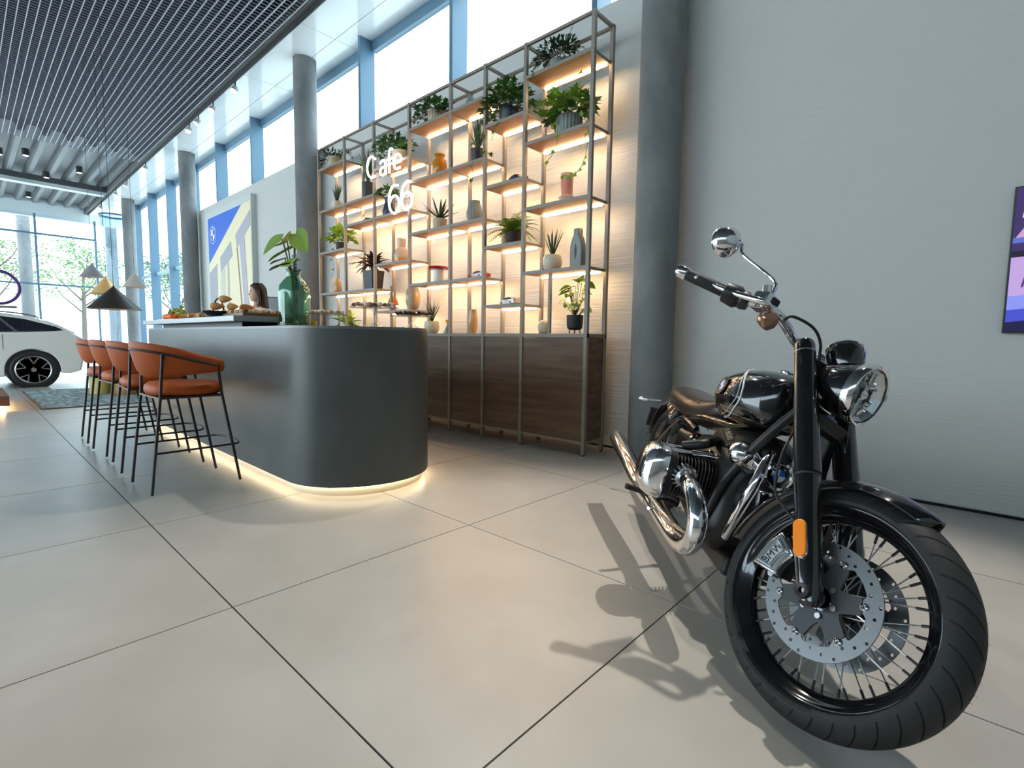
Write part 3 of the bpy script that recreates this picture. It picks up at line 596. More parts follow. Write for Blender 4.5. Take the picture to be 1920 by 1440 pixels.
# handlebars
hb = empty('handlebar'); hb.parent = bk; fr(hb)
half = [(1.26, .0, .998), (1.253, .05, 1.003), (1.246, .10, 1.012), (1.243, .17, 1.035), (1.235, .235, 1.05), (1.195, .275, 1.052), (1.11, .335, 1.052), (.975, .447, 1.060)]
full = smoothpath([(x, -y, z) for x, y, z in half[::-1]]+half[1:], 6)
MB().tube(full, .0165, 16).build('bar_tube', CH, hb, smooth=True)
for sd in (-1, 1):
    f_ = lambda x, y, z: Vector((x, sd*y, z))
    g0, g1 = f_(.985, .440, 1.060), f_(1.095, .347, 1.052); ax = (g1-g0).normalized(); L = (g1-g0).length
    MB().lathe([(.0215, -.04), (.0245, -.034), (.0245, -.004), (.0225, .0)], g0, 24, ax).build('bar_end_cap', CH, hb, smooth=True)
    MB().lathe([(.0205, .0), (.0215, .01), (.0215, L), (.019, L+.004)], g0, 24, ax).build('grip', M['rubber'], hb, smooth=True)
    sw = g1+ax*.055
    m = MB(); m.lathe([(.021, -.055), (.036, -.048), (.040, -.005), (.030, .01), (.034, .02), (.028, .04)], sw, 18, ax); m.build('switch_housing', SB, hb, smooth=50)
    mc = g1+ax*.135+Vector((.0, 0, .022)); MB().cbox(mc, (.066, .055, .062)).build('master_cylinder', CH, hb, bev=.008, seg=3)
    MB().cyl(mc+Vector((-.01, -sd*.012, .02)), mc+Vector((-.02, sd*.004, .062)), .017, .014, 16).build('reservoir_cap', CH, hb, smooth=True)
    MB().cbox(mc+Vector((.016, -sd*.014, .002)), (.044, .034, .042)).build('clamp_window', SB, hb, bev=.003)
    lv = [mc+Vector((.045, sd*.005, -.018)), mc+Vector((.045, sd*.05, -.02)), g1+Vector((.040, sd*.00, -.002)), g0+Vector((.046, -sd*.03, -.002)), g0+Vector((.040, -sd*.012, -.003))]
    MB().tube(smoothpath(lv, 5), [.0115]*10+[.0095]*11, 10).build('brake_lever' if sd < 0 else 'clutch_lever', CH, hb, smooth=True)
    MB().sph(g0+Vector((.040, -sd*.012, -.003)), .0085, 12, 8).build('lever_ball', CH, hb, smooth=True)
    ind = mc+Vector((.05, -sd*.008, -.058)); MB().lathe([(.004, -.034), (.024, -.022), (.032, .0), (.034, .010), (.029, .018), (.001, .022)], ind, 24, (1, -.0, -.12)).build('turn_signal', mat('signal_smoked_amber', (.40, .20, .13), .15, .6, coat=1) if 'signal_smoked_amber' not in bpy.data.materials else bpy.data.materials['signal_smoked_amber'], hb, smooth=True)
    if sd < 0:
        ms = [mc+Vector((.0, .012, .02)), mc+Vector((-.012, .014, .055)), mc+Vector((-.06, .006, .10)), Vector((1.04, -.300, 1.235)), Vector((1.01, -.312, 1.262)), Vector((.985, -.330, 1.262))]
        ms = [mc+Vector((.0, .018, .018)), mc+Vector((-.005, .02, .05)), mc+Vector((-.03, .014, .095)), Vector((1.03, -.300, 1.225)), Vector((1.005, -.312, 1.262)), Vector((.985, -.335, 1.262))]
        MB().tube(smoothpath(ms, 6), .0062, 8).build('mirror_stem', CH, hb, smooth=True)
        ma = Vector((.95, -.12, .20)).normalized(); mp = Vector((.972, -.352, 1.254))
        mi = MB().lathe([(.001, .042), (.025, .038), (.046, .022), (.0575, .0), (.060, -.012), (.059, -.018)], mp, 36, ma).build('mirror_shell', CH, hb, smooth=True)
        MB().lathe([(.057, -.0182), (.057, -.0195)], mp, 36, ma).build('mirror_glass', M['chrome'], mi, smooth=True)
        cb = [g1+ax*.20+Vector((.03, 0, -.01)), Vector((1.285, -.20, 1.055)), Vector((1.305, -.12, 1.06)), Vector((1.312, -.06, 1.03)), Vector((1.32, -.035, .97))]
        MB().tube(smoothpath(cb, 6), .0050, 8).build('brake_hose', SB, hb, smooth=True)
    y = sd*.045
    MB().lathe([(.024, -.016), (.027, -.014), (.027, .014), (.024, .016)], (1.256, y, 1.003), 20, (0, 1, 0)).build('bar_clamp', CH, hb, smooth=True)
    MB().tube([(1.262, y, .99), (1.29, y, .955)], .018, 14).build('riser', CH, hb, smooth=True)
# front fender
def fender(name, c, R, w, a0, a1, parent, frn, wd=lambda t: 1, n=40, drop=.03, th=.003, Rf=None, m_=None):
    rings = []
    for i in range(n+1):
        t = i/n; a = radians(a0+(a1-a0)*t); r = Rf(t) if Rf else R; ww = w*wd(t); rg = []
        prof = []
        for k in range(17):
            q = -1+2*k/16; prof.append((q*ww, r-drop*abs(q)**2.6))
        for (yy, rr) in prof: rg.append((c[0]+rr*cos(a), yy, c[2]+rr*sin(a)))
        for (yy, rr) in prof[::-1]: rg.append((c[0]+(rr-th)*cos(a), yy*.97, c[2]+(rr-th)*sin(a)))
        rings.append(rg)
    o = MB().loft(rings).build(name, m_ or GB, parent, smooth=50)
    return fr(o) if frn else o
fender('front_fender', FC, .350, .072, 70, 180, bk, True, wd=lambda t: .35+.65*min(1, t*7)**.5 if t < .15 else 1, drop=.035)
# brake hose to calliper
o = MB().tube(smoothpath([(1.40, -.06, .78), (1.46, -.13, .64), (1.50, -.12, .52), (1.60, -.11, .47), (1.605, -.095, .44)], 6), .0042, 8).build('brake_line', SB, bk, smooth=True); fr(o)
# ---- body
def supr(x, zc, hw, ht, hb_, n=40, p=.9): return [(x, hw*(abs(cos(q))**p)*(1 if cos(q) > 0 else -1), zc+(ht if sin(q) > 0 else hb_)*(abs(sin(q))**p)*(1 if sin(q) > 0 else -1)) for q in [2*pi*k/n for k in range(n)]]
def interp(S, m=5):
    P = [Vector(s) for s in [(a[0], a[1], a[2]) for a in S]]; Q = [Vector((a[3], a[4], 0)) for a in S]
    return [(a[0], a[1], a[2], b[0], b[1]) for a, b in zip(smoothpath(P, m), smoothpath(Q, m))]
TS = interp([(.78, .775, .03, .02, .03), (.80, .778, .075, .055, .06), (.85, .785, .132, .09, .09), (.92, .79, .165, .115, .105), (1.02, .795, .18, .13, .11), (1.12, .80, .17, .13, .108), (1.20, .80, .138, .12, .10), (1.25, .80, .095, .095, .085), (1.27, .80, .04, .05, .05)], 5)
tank = MB().loft([supr(*s) for s in TS]).build('fuel_tank', GB, bk, smooth=70)
def tp(x, q, off=.0):
    for a, b in zip(TS[:-1], TS[1:]):
        if a[0] <= x <= b[0]:
            t = (x-a[0])/max(1e-6, b[0]-a[0]); s = [a[i]+(b[i]-a[i])*t for i in range(5)]
            cq, sq = cos(q), sin(q); return Vector((x, (s[2]+off)*(abs(cq)**.9)*(1 if cq > 0 else -1), s[1]+((s[3] if sq > 0 else s[4])+off)*(abs(sq)**.9)*(1 if sq > 0 else -1)))
for sd in (-1, 1):
    for off, w in ((0, .0035), (.013, .0014)):
        P = []
        for v3 in smoothpath([(.95, 84, 0), (1.05, 58, 0), (1.13, 32, 0), (1.165, 8, 0), (1.155, -14, 0), (1.09, -38, 0), (.97, -54, 0), (.85, -60, 0)] if off == 0 else [(.935, 84, 0), (1.033, 61, 0), (1.112, 34, 0), (1.147, 9, 0), (1.138, -10, 0), (1.075, -32, 0), (.96, -47, 0), (.86, -52, 0)], 6):
            q = radians(v3.y); P.append(tp(v3.x, q if sd > 0 else pi-q, .0012))
        MB().tube(P, w, 6).build('pinstripe', M['white_line'], tank, smooth=True)
    q = radians(12); c_ = tp(1.02, q if sd > 0 else pi-q, .002); nx = (tp(1.05, q if sd > 0 else pi-q)-tp(.99, q if sd > 0 else pi-q)); nz = (tp(1.02, (q+.15) if sd > 0 else pi-q-.15)-tp(1.02, (q-.15) if sd > 0 else pi-q+.15))
    bl, wt = mat('roundel_blue', lin(20, 105, 190), .3) if 'roundel_blue' not in bpy.data.materials else bpy.data.materials['roundel_blue'], M['white_line']
    x_ = -nx if sd > 0 else nx; mt = basis(c_, x_, nz)
    d_ = flat('emblem_plate', [circ(.040, 36)], .003, SB, tank); d_.matrix_local = mt
    mt2 = basis(c_+Vector(mt.col[2][:3])*.0022, x_, nz); rr = roundel('emblem', tank, mt2, .040, bl, wt, CH, True, .0012)
MB().lathe([(.030, 0), (.030, .006), (.024, .012), (.001, .014)], (1.13, 0, .926), 28).build('filler_cap', CH, bk, smooth=True)
MB().tube([(1.36, 0, .84), (1.27, 0, .98)], .03, 16).build('head_tube', SB, bk, smooth=True)
SS = interp([(-.06, .70, .03, .02, .03), (-.03, .70, .08, .05, .06), (.08, .70, .125, .07, .08), (.24, .70, .145, .065, .09), (.40, .695, .155, .06, .09), (.56, .69, .15, .058, .09), (.70, .70, .125, .058, .08), (.80, .725, .085, .055, .06), (.85, .745, .04, .03, .04)], 4)
seat = MB().loft([supr(*s) for s in SS]).build('seat', mat('seat_leather', (.035, .022, .018), .33, coat=.2), bk, smooth=70)
for sd in (-1, 1): MB().cbox((.62, sd*.132, .72), (.055, .006, .010)).build('seat_tag', CH, seat, bev=.002)
fender('rear_fender', (0, 0, .32), .40, .115, 52, 168, bk, False, wd=lambda t: 1-.15*t, drop=.085, Rf=lambda t: .385+.01*sin(pi*t))
MB().cbox((-.415, 0, .50), (.012, .19, .13)).build('plate_holder', SB, bk, bev=.006)
for a in (-.05, .05):
    for z in (.475, .525): MB().cyl((-.421, a, z), (-.424, a, z), .006, n=10).build('plate_bolt', M['steel'], bk)
for sd in (-1, 1):
    MB().tube([(-.22, sd*.09, .635), (-.26, sd*.15, .62)], .006, 8).build('signal_stalk', CH, bk, smooth=True)
    MB().lathe([(.004, -.045), (.011, -.03), (.013, .0), (.010, .022), (.001, .03)], (-.295, sd*.19, .612), 16, (-.6, sd*.8, -.1)).build('rear_turn_signal', CH, bk, smooth=True)
# frame
for sd in (-1, 1):
    MB().tube(smoothpath([(1.34, sd*.03, .80), (1.30, sd*.075, .70), (1.25, sd*.115, .58), (1.21, sd*.145, .46), (1.17, sd*.15, .32), (1.08, sd*.14, .20), (.9, sd*.14, .17), (.5, sd*.13, .19), (.15, sd*.12, .32)], 6), .0165, 12).build('frame_tube', SB, bk, smooth=True)
    MB().tube(smoothpath([(1.28, sd*.03, .76), (1.0, sd*.07, .68), (.7, sd*.11, .66), (.4, sd*.12, .60), (.15, sd*.12, .45), (.0, sd*.125, .32)], 6), .014, 12).build('frame_tube', GB, bk, smooth=True)
    MB().tube(smoothpath([(.75, sd*.14, .60), (.6, sd*.15, .62), (.45, sd*.14, .60), (.36, sd*.13, .50)], 6), .012, 10).build('side_tube', GB, bk, smooth=True)
    MB().cbox((.62, sd*.10, .50), (.26, .10, .16)).build('side_cover', GB, bk, bev=.04, seg=4)
    MB().cyl((.0, sd*.12, .32), (.0, sd*.15, .32), .022, n=16).build('rear_axle_nut', M['stool_metal'], bk, smooth=True)
    # cylinder, boxer style
    cy = empty('cylinder'); cy.parent = bk
    for k in range(12):
        y = .150+.0135*k; hw_ = .098-(.004 if k % 2 else 0)
        P = [(1.06+hw_*(abs(cos(q))**.6)*(1 if cos(q) > 0 else -1), .44+.088*(abs(sin(q))**.6)*(1 if sin(q) > 0 else -1)) for q in [2*pi*j/28 for j in range(28)]]
        MB().prism([(a, sd*y, b) for a, b in P], (0, 0, 0), (0, sd*.004, 0)).build('cooling_fin', M['fin_edge'] if 'fin_edge' in M else M.setdefault('fin_edge', mat('fin_edge_metal', (.10, .095, .09), .3, .8)), cy, smooth=30)
    MB().cyl((1.06, sd*.12, .44), (1.06, sd*.32, .44), .078, n=24).build('barrel', EN, cy, smooth=True)
    rg = lambda y, hx_, hz_, p=.5: [(1.06+hx_*(abs(cos(q))**p)*(1 if cos(q) > 0 else -1), sd*y, .435+hz_*(abs(sin(q))**p)*(1 if sin(q) > 0 else -1)) for q in [2*pi*j/40 for j in range(40)]]
    MB().loft([rg(.305, .100, .098), rg(.335, .104, .102)]).build('cylinder_head', SB, cy, smooth=40)
    MB().loft([rg(.336, .107, .106), rg(.35, .108, .107, .55), rg(.375, .106, .104, .6), rg(.40, .092, .090, .68), rg(.418, .064, .062, .8), rg(.426, .03, .028, 1)]).build('head_cover', CH, cy, smooth=60)
    for xx in (1.02, 1.10):
        MB().tube([(xx, sd*.14, .545), (xx+.005, sd*.33, .53)], .010, 12).build('pushrod_tube', CH, cy, smooth=True)
        MB().lathe([(.010, -.006), (.015, -.004), (.015, .006), (.010, .01)], (xx, sd*.15, .545), 16, (0, 1, 0)).build('pushrod_collar', CH, cy, smooth=True)
    # exhaust port nut with cog fins
    pt = Vector((1.175, sd*.268, .448)); pax = Vector((.93, sd*-.05, -.15)).normalized()
    MB().lathe([(.026, -.05), (.036, -.045), (.036, .0), (.030, .006)], pt, 24, pax).build('exhaust_port', M['steel'], cy, smooth=True)
    u = pax.orthogonal().normalized(); v_ = pax.cross(u)
    for k in range(16):
        d = u*cos(2*pi*k/16)+v_*sin(2*pi*k/16); e = pax.cross(d)
        MB().prism([pt+d*.030-pax*.035+e*-.0025, pt+d*.049-pax*.032+e*-.0025, pt+d*.049-pax*.006+e*-.0025, pt+d*.030+e*-.0025], (0, 0, 0), e*.005).build('port_fin', M['steel'], cy)
    P = smoothpath([(1.165, .27, .450), (1.235, .273, .449), (1.33, .272, .430), (1.395, .266, .380), (1.40, .256, .305), (1.335, .25, .245), (1.20, .25, .222), (1.0, .26, .232), (.80, .275, .25)], 8)
    ex = MB().tube([(a, sd*b, c_) for a, b, c_ in P], [.026]*6+[.0285]*5+[.033]*38+[.033]*(len(P)-49), 20).build('exhaust_pipe', CH, bk, smooth=True)
    mu = MB().tube([(.84, sd*.272, .247), (.78, sd*.277, .252), (.60, sd*.295, .275), (.20, sd*.325, .33), (-.02, sd*.335, .352)], [.034, .043, .048, .046, .043], 24, cap=False).build('silencer', CH, bk, smooth=True)
    MB().tube([(-.021, sd*.335, .352), (-.015, sd*.3345, .3515), (.05, sd*.332, .345)], [.043, .037, .036], 24, cap=False).build('silencer_tip', SB, mu, smooth=True)
    MB().tube(smoothpath([(1.31, sd*.235, .28), (1.15, sd*.262, .262), (.95, sd*.292, .275), (.74, sd*.318, .30), (.58, sd*.325, .315)], 4), .0095, 10).build('heel_rail', CH, bk, smooth=True)
    # chrome trim in front of the engine
    MB().tube(smoothpath([(1.315, sd*.055, .64), (1.352, sd*.085, .60), (1.372, sd*.105, .53), (1.355, sd*.115, .45), (1.32, sd*.115, .36), (1.29, sd*.11, .30)], 6), [.014+.004*sin(pi*k/30) for k in range(31)], 12).build('front_chrome_trim', CH, bk, smooth=True)
    MB().lathe([(.001, .05), (.025, .045), (.042, .025), (.052, -.01), (.054, -.05)], (1.235, sd*.115, .60), 28, (.45, sd*.75, .35)).build('intake_cover', CH, bk, smooth=True)
    MB().tube(smoothpath([(1.0, sd*.13, .60), (1.08, sd*.2, .585), (1.05, sd*.27, .55)], 5), .020, 14).build('intake_pipe', SB, bk, smooth=True)
    MB().tube([(.80, sd*.18, .262), (.86, sd*.40, .285)], [.013, .013], 12).build('foot_peg', M['rubber'], bk, smooth=True)
    MB().tube([(.80, sd*.14, .25), (.80, sd*.185, .262)], .016, 10).build('peg_mount', M['stool_metal'], bk, smooth=True)
    MB().tube([(.86, sd*.30, .28), (1.02, sd*.31, .262), (1.04, sd*.33, .262)], .007, 8).build('foot_lever', CH, bk, smooth=True)
MB().loft([supr(x, zc, hw, ht, hb_, 36, .55) for x, zc, hw, ht, hb_ in ((.66, .42, .10, .12, .14), (.70, .42, .14, .17, .18), (.95, .42, .155, .20, .23), (1.10, .41, .155, .20, .23), (1.20, .40, .14, .19, .20), (1.235, .40, .10, .14, .15))]).build('engine_block', EN, bk, smooth=50)
MB().loft([supr(x, zc, hw, ht, hb_, 32, .8) for x, zc, hw, ht, hb_ in ((.82, .60, .05, .03, .03), (.88, .60, .105, .075, .06), (1.05, .60, .12, .085, .06), (1.18, .61, .10, .075, .06), (1.25, .61, .05, .04, .04))]).build('generator_hump', EN, bk, smooth=60)
MB().box(.95, 1.30, -.09, .09, .16, .24).build('oil_sump', SB, bk, bev=.02, seg=3)
fcov = MB().lathe([(.001, .040), (.050, .038), (.085, .026), (.100, .0), (.105, -.04)], (1.245, 0, .46), 36, (1, 0, .12)).build('engine_front_cover', SB, bk, smooth=True)
rc = Vector((1.296, 0, .566)); rn = Vector((1, 0, .05)).normalized()
MB().lathe([(.052, -.06), (.056, -.01), (.052, .004), (.043, .008), (.040, .002)], rc, 40, rn).build('roundel_housing', CH, bk, smooth=True)
MB().cyl(rc-rn*.01, rc+rn*.0015, .041, n=36).build('roundel_base', SB, bk, smooth=True)
roundel('roundel_badge', bk, basis(rc+rn*.003, (0, 1, 0), (-.05, 0, 1)), .040, bl, wt, CH, False, .0015)
MB().prism([(1.30, -.05, .50), (1.30, .05, .50), (1.33, .035, .33), (1.33, -.035, .33)], (-.03, 0, 0), (.0, 0, 0)).build('belt_cover', CH, bk, bev=.012, seg=3)
pn_ = Vector((.52, -.62, .58)).normalized(); px_ = Vector((.75, .12, -.54)).normalized(); px_ = (px_-pn_*px_.dot(pn_)).normalized(); pm_ = basis(Vector((1.075, -.112, .632))+pn_*.012, px_, pn_.cross(px_))
pl = flat('capacity_plate', [[(-.043, -.019), (.043, -.019), (.043, .019), (-.043, .019)]], .005, mat('plate_bronze', (.10, .085, .065), .3, .6), bk, bev=.002); pl.matrix_local = pm_
t = text('plate_digits', '1800', .030, .002, mat('digit_gold', (.75, .62, .42), .3, .6), bk); t.matrix_local = pm_ @ Matrix.Translation((-.006, 0, .006))
MB().tube([(.95, .16, .2), (.93, .34, -.032)], .011, 10).build('side_stand', SB, bk, smooth=True)

for ch in list(hl.children):
    if ch.name.startswith('lamp_bracket'): continue
    ch.matrix_local = Matrix.Translation(hc) @ Matrix.Scale(LS, 4) @ Matrix.Translation(-hc)
# ------------------------------------------------------------------ things on the shelves
SY = 3.83
def LK(k): return LZ(k)+.0005
ZC = 1.0835
LF = dict(ivy=mat('ivy_leaf', lin(62, 98, 42), .5), dark=mat('dark_leaf', lin(38, 62, 34), .5), lime=mat('lime_leaf', lin(165, 195, 70), .5), fern=mat('fern_leaf', lin(140, 175, 50), .55),
          snake=mat('sword_leaf', lin(58, 82, 52), .45), red=mat('burgundy_leaf', lin(82, 40, 34), .5), mon=mat('glossy_leaf', lin(118, 158, 48), .35), big=mat('broad_leaf_backlit', lin(126, 152, 62), .45), stem=mat('plant_stem', lin(96, 104, 60), .6))  # broad leaf base lightened in place of backlit glow
for m_ in LF.values(): m_.node_tree.nodes['Principled BSDF'].inputs['Subsurface Weight'].default_value = 0
IVY = [(0, 0), (.10, .18), (.42, .02), (.30, .34), (.52, .55), (.22, .58), (0, 1.0), (-.22, .58), (-.52, .55), (-.30, .34), (-.42, .02), (-.10, .18)]
HRT = [(0, 0), (.22, -.08), (.42, .10), (.45, .35), (.30, .66), (.10, .90), (0, 1.0), (-.10, .90), (-.30, .66), (-.45, .35), (-.42, .10), (-.22, -.08)]
OVL = [(0, 0), (.16, .2), (.20, .5), (.12, .8), (0, 1), (-.12, .8), (-.20, .5), (-.16, .2)]
def leaf(mb, p, d, n, s, shp, fold=.18, droop=.15):
    p, d, n = Vector(p), Vector(d).normalized(), Vector(n); w_ = d.cross(n)
    if w_.length < 1e-3: w_ = d.orthogonal()
    w_.normalize(); n = w_.cross(d).normalized()
    v = [p+w_*(a*s)+d*(b*s)+n*(s*(fold*abs(a)-droop*b*b)) for a, b in shp]; k = len(v)
    c_ = p+d*(.42*s)+n*(-s*droop*.18); b0 = len(mb.v)
    mb._a(v+[c_], [(i, (i+1) % k, k) for i in range(k)])
def rv(rd): return Vector((rd.gauss(0, 1), rd.gauss(0, 1), rd.gauss(0, 1))).normalized()
def bush(parent, c, R, n, s, shp, m, seed, flat_=.8, name='foliage'):
    rd = random.Random(seed); mb = MB()
    for k in range(n):
        d = rv(rd); d.z = abs(d.z)*.9-.25; r = rd.uniform(.35, 1)
        p = Vector(c)+Vector((d.x*R*r, d.y*R*r*.75, d.z*R*r*flat_)); leaf(mb, p, d+Vector((0, 0, rd.uniform(-.5, .4))), Vector((rd.gauss(0, .4), rd.gauss(0, .4), 1)), s*rd.uniform(.7, 1.2), shp)
    o = mb.build(name, m, parent); o['kind'] = 'stuff'; return o
def vine(parent, pts, s, m, seed, every=3):
    P = smoothpath(pts, 6); rd = random.Random(seed); v = MB().tube(P, .0022, 5).build('vine', LF['stem'], parent, smooth=True)
    for i in range(2, len(P), every):
        mb = MB(); leaf(mb, P[i], (rd.gauss(0, .7), -.5, rd.gauss(-.4, .4)), (rd.gauss(0, .3), -1, .4), s*rd.uniform(.8, 1.15), IVY); mb.build('leaf', m, v)
    return v
def blade(mb, p, d, L, w, bend, seg=6, curl=None):
    p, d = Vector(p), Vector(d).normalized(); side = d.cross(Vector((0, 0, 1)))
    side = side.normalized() if side.length > .05 else Vector((1, 0, 0))
    up = side.cross(d).normalized(); rows = []
    for i in range(seg+1):
        t = i/seg; q = p+d*(L*t)-Vector((0, 0, 1))*(bend*L*t*t); ww = w*(sin(pi*(.18+.82*t))**.7 if t < 1 else .02)*.5
        rows.append([q-side*ww+up*ww*.35, q, q+side*ww+up*ww*.35])
    mb.loft(rows, close=False, cap=False)
def rosette(parent, c, n, L, w, up0, up1, bend, m, seed, name='foliage', part='leaf'):
    rd = random.Random(seed)
    for k in range(n):
        a = 2*pi*k*.382+rd.uniform(-.2, .2); e = up0+(up1-up0)*(k/(n-1)); mb = MB()
        blade(mb, Vector(c)+Vector((cos(a)*.012, sin(a)*.012, 0)), (cos(a)*cos(e), sin(a)*cos(e)*.7, sin(e)), L*rd.uniform(.75, 1.1), w, bend)
        mb.build(part, m, parent)
def fern(parent, c, n, L, m, seed):
    rd = random.Random(seed)
    for k in range(n):
        a = 2*pi*k/n+rd.uniform(-.2, .2); e = rd.uniform(.25, 1.25); d = Vector((cos(a)*cos(e), sin(a)*cos(e)*.55, sin(e))); LL = L*rd.uniform(.7, 1.15); mb = MB(); S = 16
        P = [Vector(c)+d*(LL*i/S)-Vector((0, 0, 1))*(.55*LL*(i/S)**2) for i in range(S+1)]; mb.tube(P, .0018, 4)
        for i in range(2, S):
            t = (P[i+1]-P[i-1]).normalized(); sd_ = t.cross(Vector((0, 0, 1))).normalized()
            for q in (-1, 1): leaf(mb, P[i], sd_*q+t*.35, Vector((0, 0, 1)), .056*(1-(i/S)**2*.8), OVL, .05, .1)
        mb.build('frond', m, parent)
def pot(parent, prof, m, soil=True, name='pot', ribs=0, c=(0, 0, 0)):
    if ribs:
        n = ribs*2; rings = [[(c[0]+(r*(1-(.05 if k % 2 else 0)))*cos(2*pi*k/n), c[1]+(r*(1-(.05 if k % 2 else 0)))*sin(2*pi*k/n), c[2]+z) for k in range(n)] for r, z in prof]
        o = MB().loft(rings).build(name, m, parent, smooth=25)
    else: o = MB().lathe(prof, c, 28).build(name, m, parent, smooth=True)
    if soil: MB().cyl((c[0], c[1], c[2]+prof[-1][1]-.004), (c[0], c[1], c[2]+prof[-1][1]+.001), prof[-1][0]*.9, n=20).build('soil', M.setdefault('soil', mat('soil', (.03, .02, .015), .9)), parent)
    return o
def thing(name, label, cat, x, z, y=SY, rz=0, group=None):
    o = empty(name, (x, y, z), rz, label=label, category=cat)
    if group: o['group'] = group
    return o
cer = lambda n, c, r=.45: M.setdefault(n, mat(n, c, r))
CREAM = cer('cream_ceramic', lin(205, 195, 172), .35); GREYC = cer('grey_ceramic', lin(130, 135, 132), .5); BEIGE = cer('beige_ceramic', lin(178, 160, 130), .5); DKPOT = cer('charcoal_pot', lin(38, 40, 44), .5); NAVY = cer('navy_pot', lin(30, 40, 62), .4); BRN = cer('dark_brown_pot', lin(52, 40, 32), .6)
G1, G2 = 'potted plants on the lit shelves', 'vases on the lit shelves'
# right hand bay
t = thing('potted_plant', 'dark bushy small-leaved plant on the topmost shelf of the right-hand bay', 'plant', -3.0, LK(8), group=G1); pot(t, [(.06, 0), (.075, .03), (.08, .10)], GREYC); bush(t, (0, 0, .15), .25, 620, .042, OVL, LF['dark'], 11, .85); 
vine(t, [(-.12, -.06, .12), (-.17, -.13, .05), (-.18, -.15, -.02)], .035, LF['dark'], 5, 2); vine(t, [(.12, -.02, .25), (.19, -.03, .34), (.21, -.03, .37)], .05, LF['ivy'], 6, 3)
t = thing('potted_ivy', 'large lobed ivy in a grey ribbed pot with a vine hanging past the pink vase', 'plant', -2.86, LK(6), group=G1); pot(t, [(.09, 0), (.115, .05), (.12, .15), (.118, .165)], GREYC, ribs=22)
bush(t, (0, -.02, .21), .31, 110, .10, IVY, LF['mon'], 12, .75); bush(t, (.02, .0, .18), .25, 70, .09, IVY, LF['ivy'], 13, .9)
vine(t, [(.06, 0, .3), (.12, -.02, .42), (.11, -.04, .52)], .085, LF['mon'], 7, 4)
vine(t, [(.14, -.05, .14), (.27, -.10, .0), (.285, -.13, -.22), (.24, -.14, -.35), (.16, -.15, -.40), (.05, -.15, -.38)], .062, LF['mon'], 8, 3); vine(t, [(-.05, -.1, .14), (.0, -.17, -.02), (-.02, -.17, -.16), (-.12, -.17, -.24)], .06, LF['mon'], 9, 5)
t = thing('glass_vase', 'translucent pink fluted glass vase standing on a small foot', 'vase', -2.87, LK(4), group=G2)
MB().lathe([(.055, .07), (.054, .10), (.058, .24), (.058, .27), (.052, .27), (.050, .10)], (0, 0, 0), 28, cap=False).build('cup', M.setdefault('pink_glass', mat('pink_glass', lin(226, 160, 140), .12, alpha=.62)), t, smooth=True)
MB().lathe([(.045, 0), (.05, .012), (.075, .05), (.078, .06), (.05, .068), (.001, .07)]).build('foot', M.setdefault('pale_glass', mat('pale_glass', lin(214, 196, 178), .1, alpha=.5)), t, smooth=True)
t = thing('snake_plant', 'short spiky snake plant in a round cream pot beside the bottle vase', 'plant', -3.02, LK(2), group=G1); pot(t, [(.055, 0), (.08, .03), (.093, .08), (.085, .13), (.075, .15)], CREAM); rosette(t, (0, 0, .14), 17, .26, .016, 1.05, 1.5, .03, LF['snake'], 14)
t = thing('bottle_vase', 'tall matt grey bottle vase with a long slot through its body', 'vase', -2.73, LK(2), group=G2)
def bo(r): return [(-.052, 0), (.052, 0), (.055, .15), (.052, .21), (.035, .27), (.018, .295), (.018, .345), (-.018, .345), (-.018, .295), (-.035, .27), (-.052, .21), (-.055, .15)]
o = flat('vase_body', [bo(0), [(.016*cos(q), .15+.075*sin(q)) for q in [2*pi*k/20 for k in range(20)]]], .05, GREYC, t, bev=.012); o.matrix_local = Matrix.Rotation(pi/2, 4, 'X')
t = thing('round_vase', 'small round cream vase behind the short post on the cabinet top', 'vase', -3.10, ZC, group=G2); MB().lathe([(.03, 0), (.055, .02), (.068, .06), (.06, .105), (.035, .128), (.022, .132), (.018, .125)], n=28).build('vase_body', CREAM, t, smooth=True)
t = thing('potted_monstera', 'leafy split-leaf plant in a charcoal pot on little legs, cabinet top right end', 'plant', -2.745, ZC, group=G1)
pot(t, [(.05, .035), (.068, .05), (.075, .09), (.077, .17)], DKPOT)
for k in range(4): MB().cyl((.045*cos(k*pi/2+.6), .045*sin(k*pi/2+.6), .045), (.05*cos(k*pi/2+.6), .05*sin(k*pi/2+.6), .0), .006, .004, 8).build('leg', BRN, t, smooth=True)
rd = random.Random(21)
for k in range(26):
    a = rd.uniform(0, 6.28); h_ = rd.uniform(.20, .50); r_ = rd.uniform(.03, .14); p1 = Vector((cos(a)*r_, sin(a)*r_*.7-.02, h_)); mb = MB().tube(smoothpath([(0, 0, .16), p1*.5+Vector((0, 0, .06)), p1], 4), .003, 5); st = mb.build('stem', LF['stem'], t, smooth=True)
    mb = MB(); leaf(mb, p1, (cos(a), sin(a)-.4, -.3), (rd.gauss(0, .3), -.6, .8), rd.uniform(.075, .115), HRT, .2, .2); mb.build('leaf', LF['mon'], st)
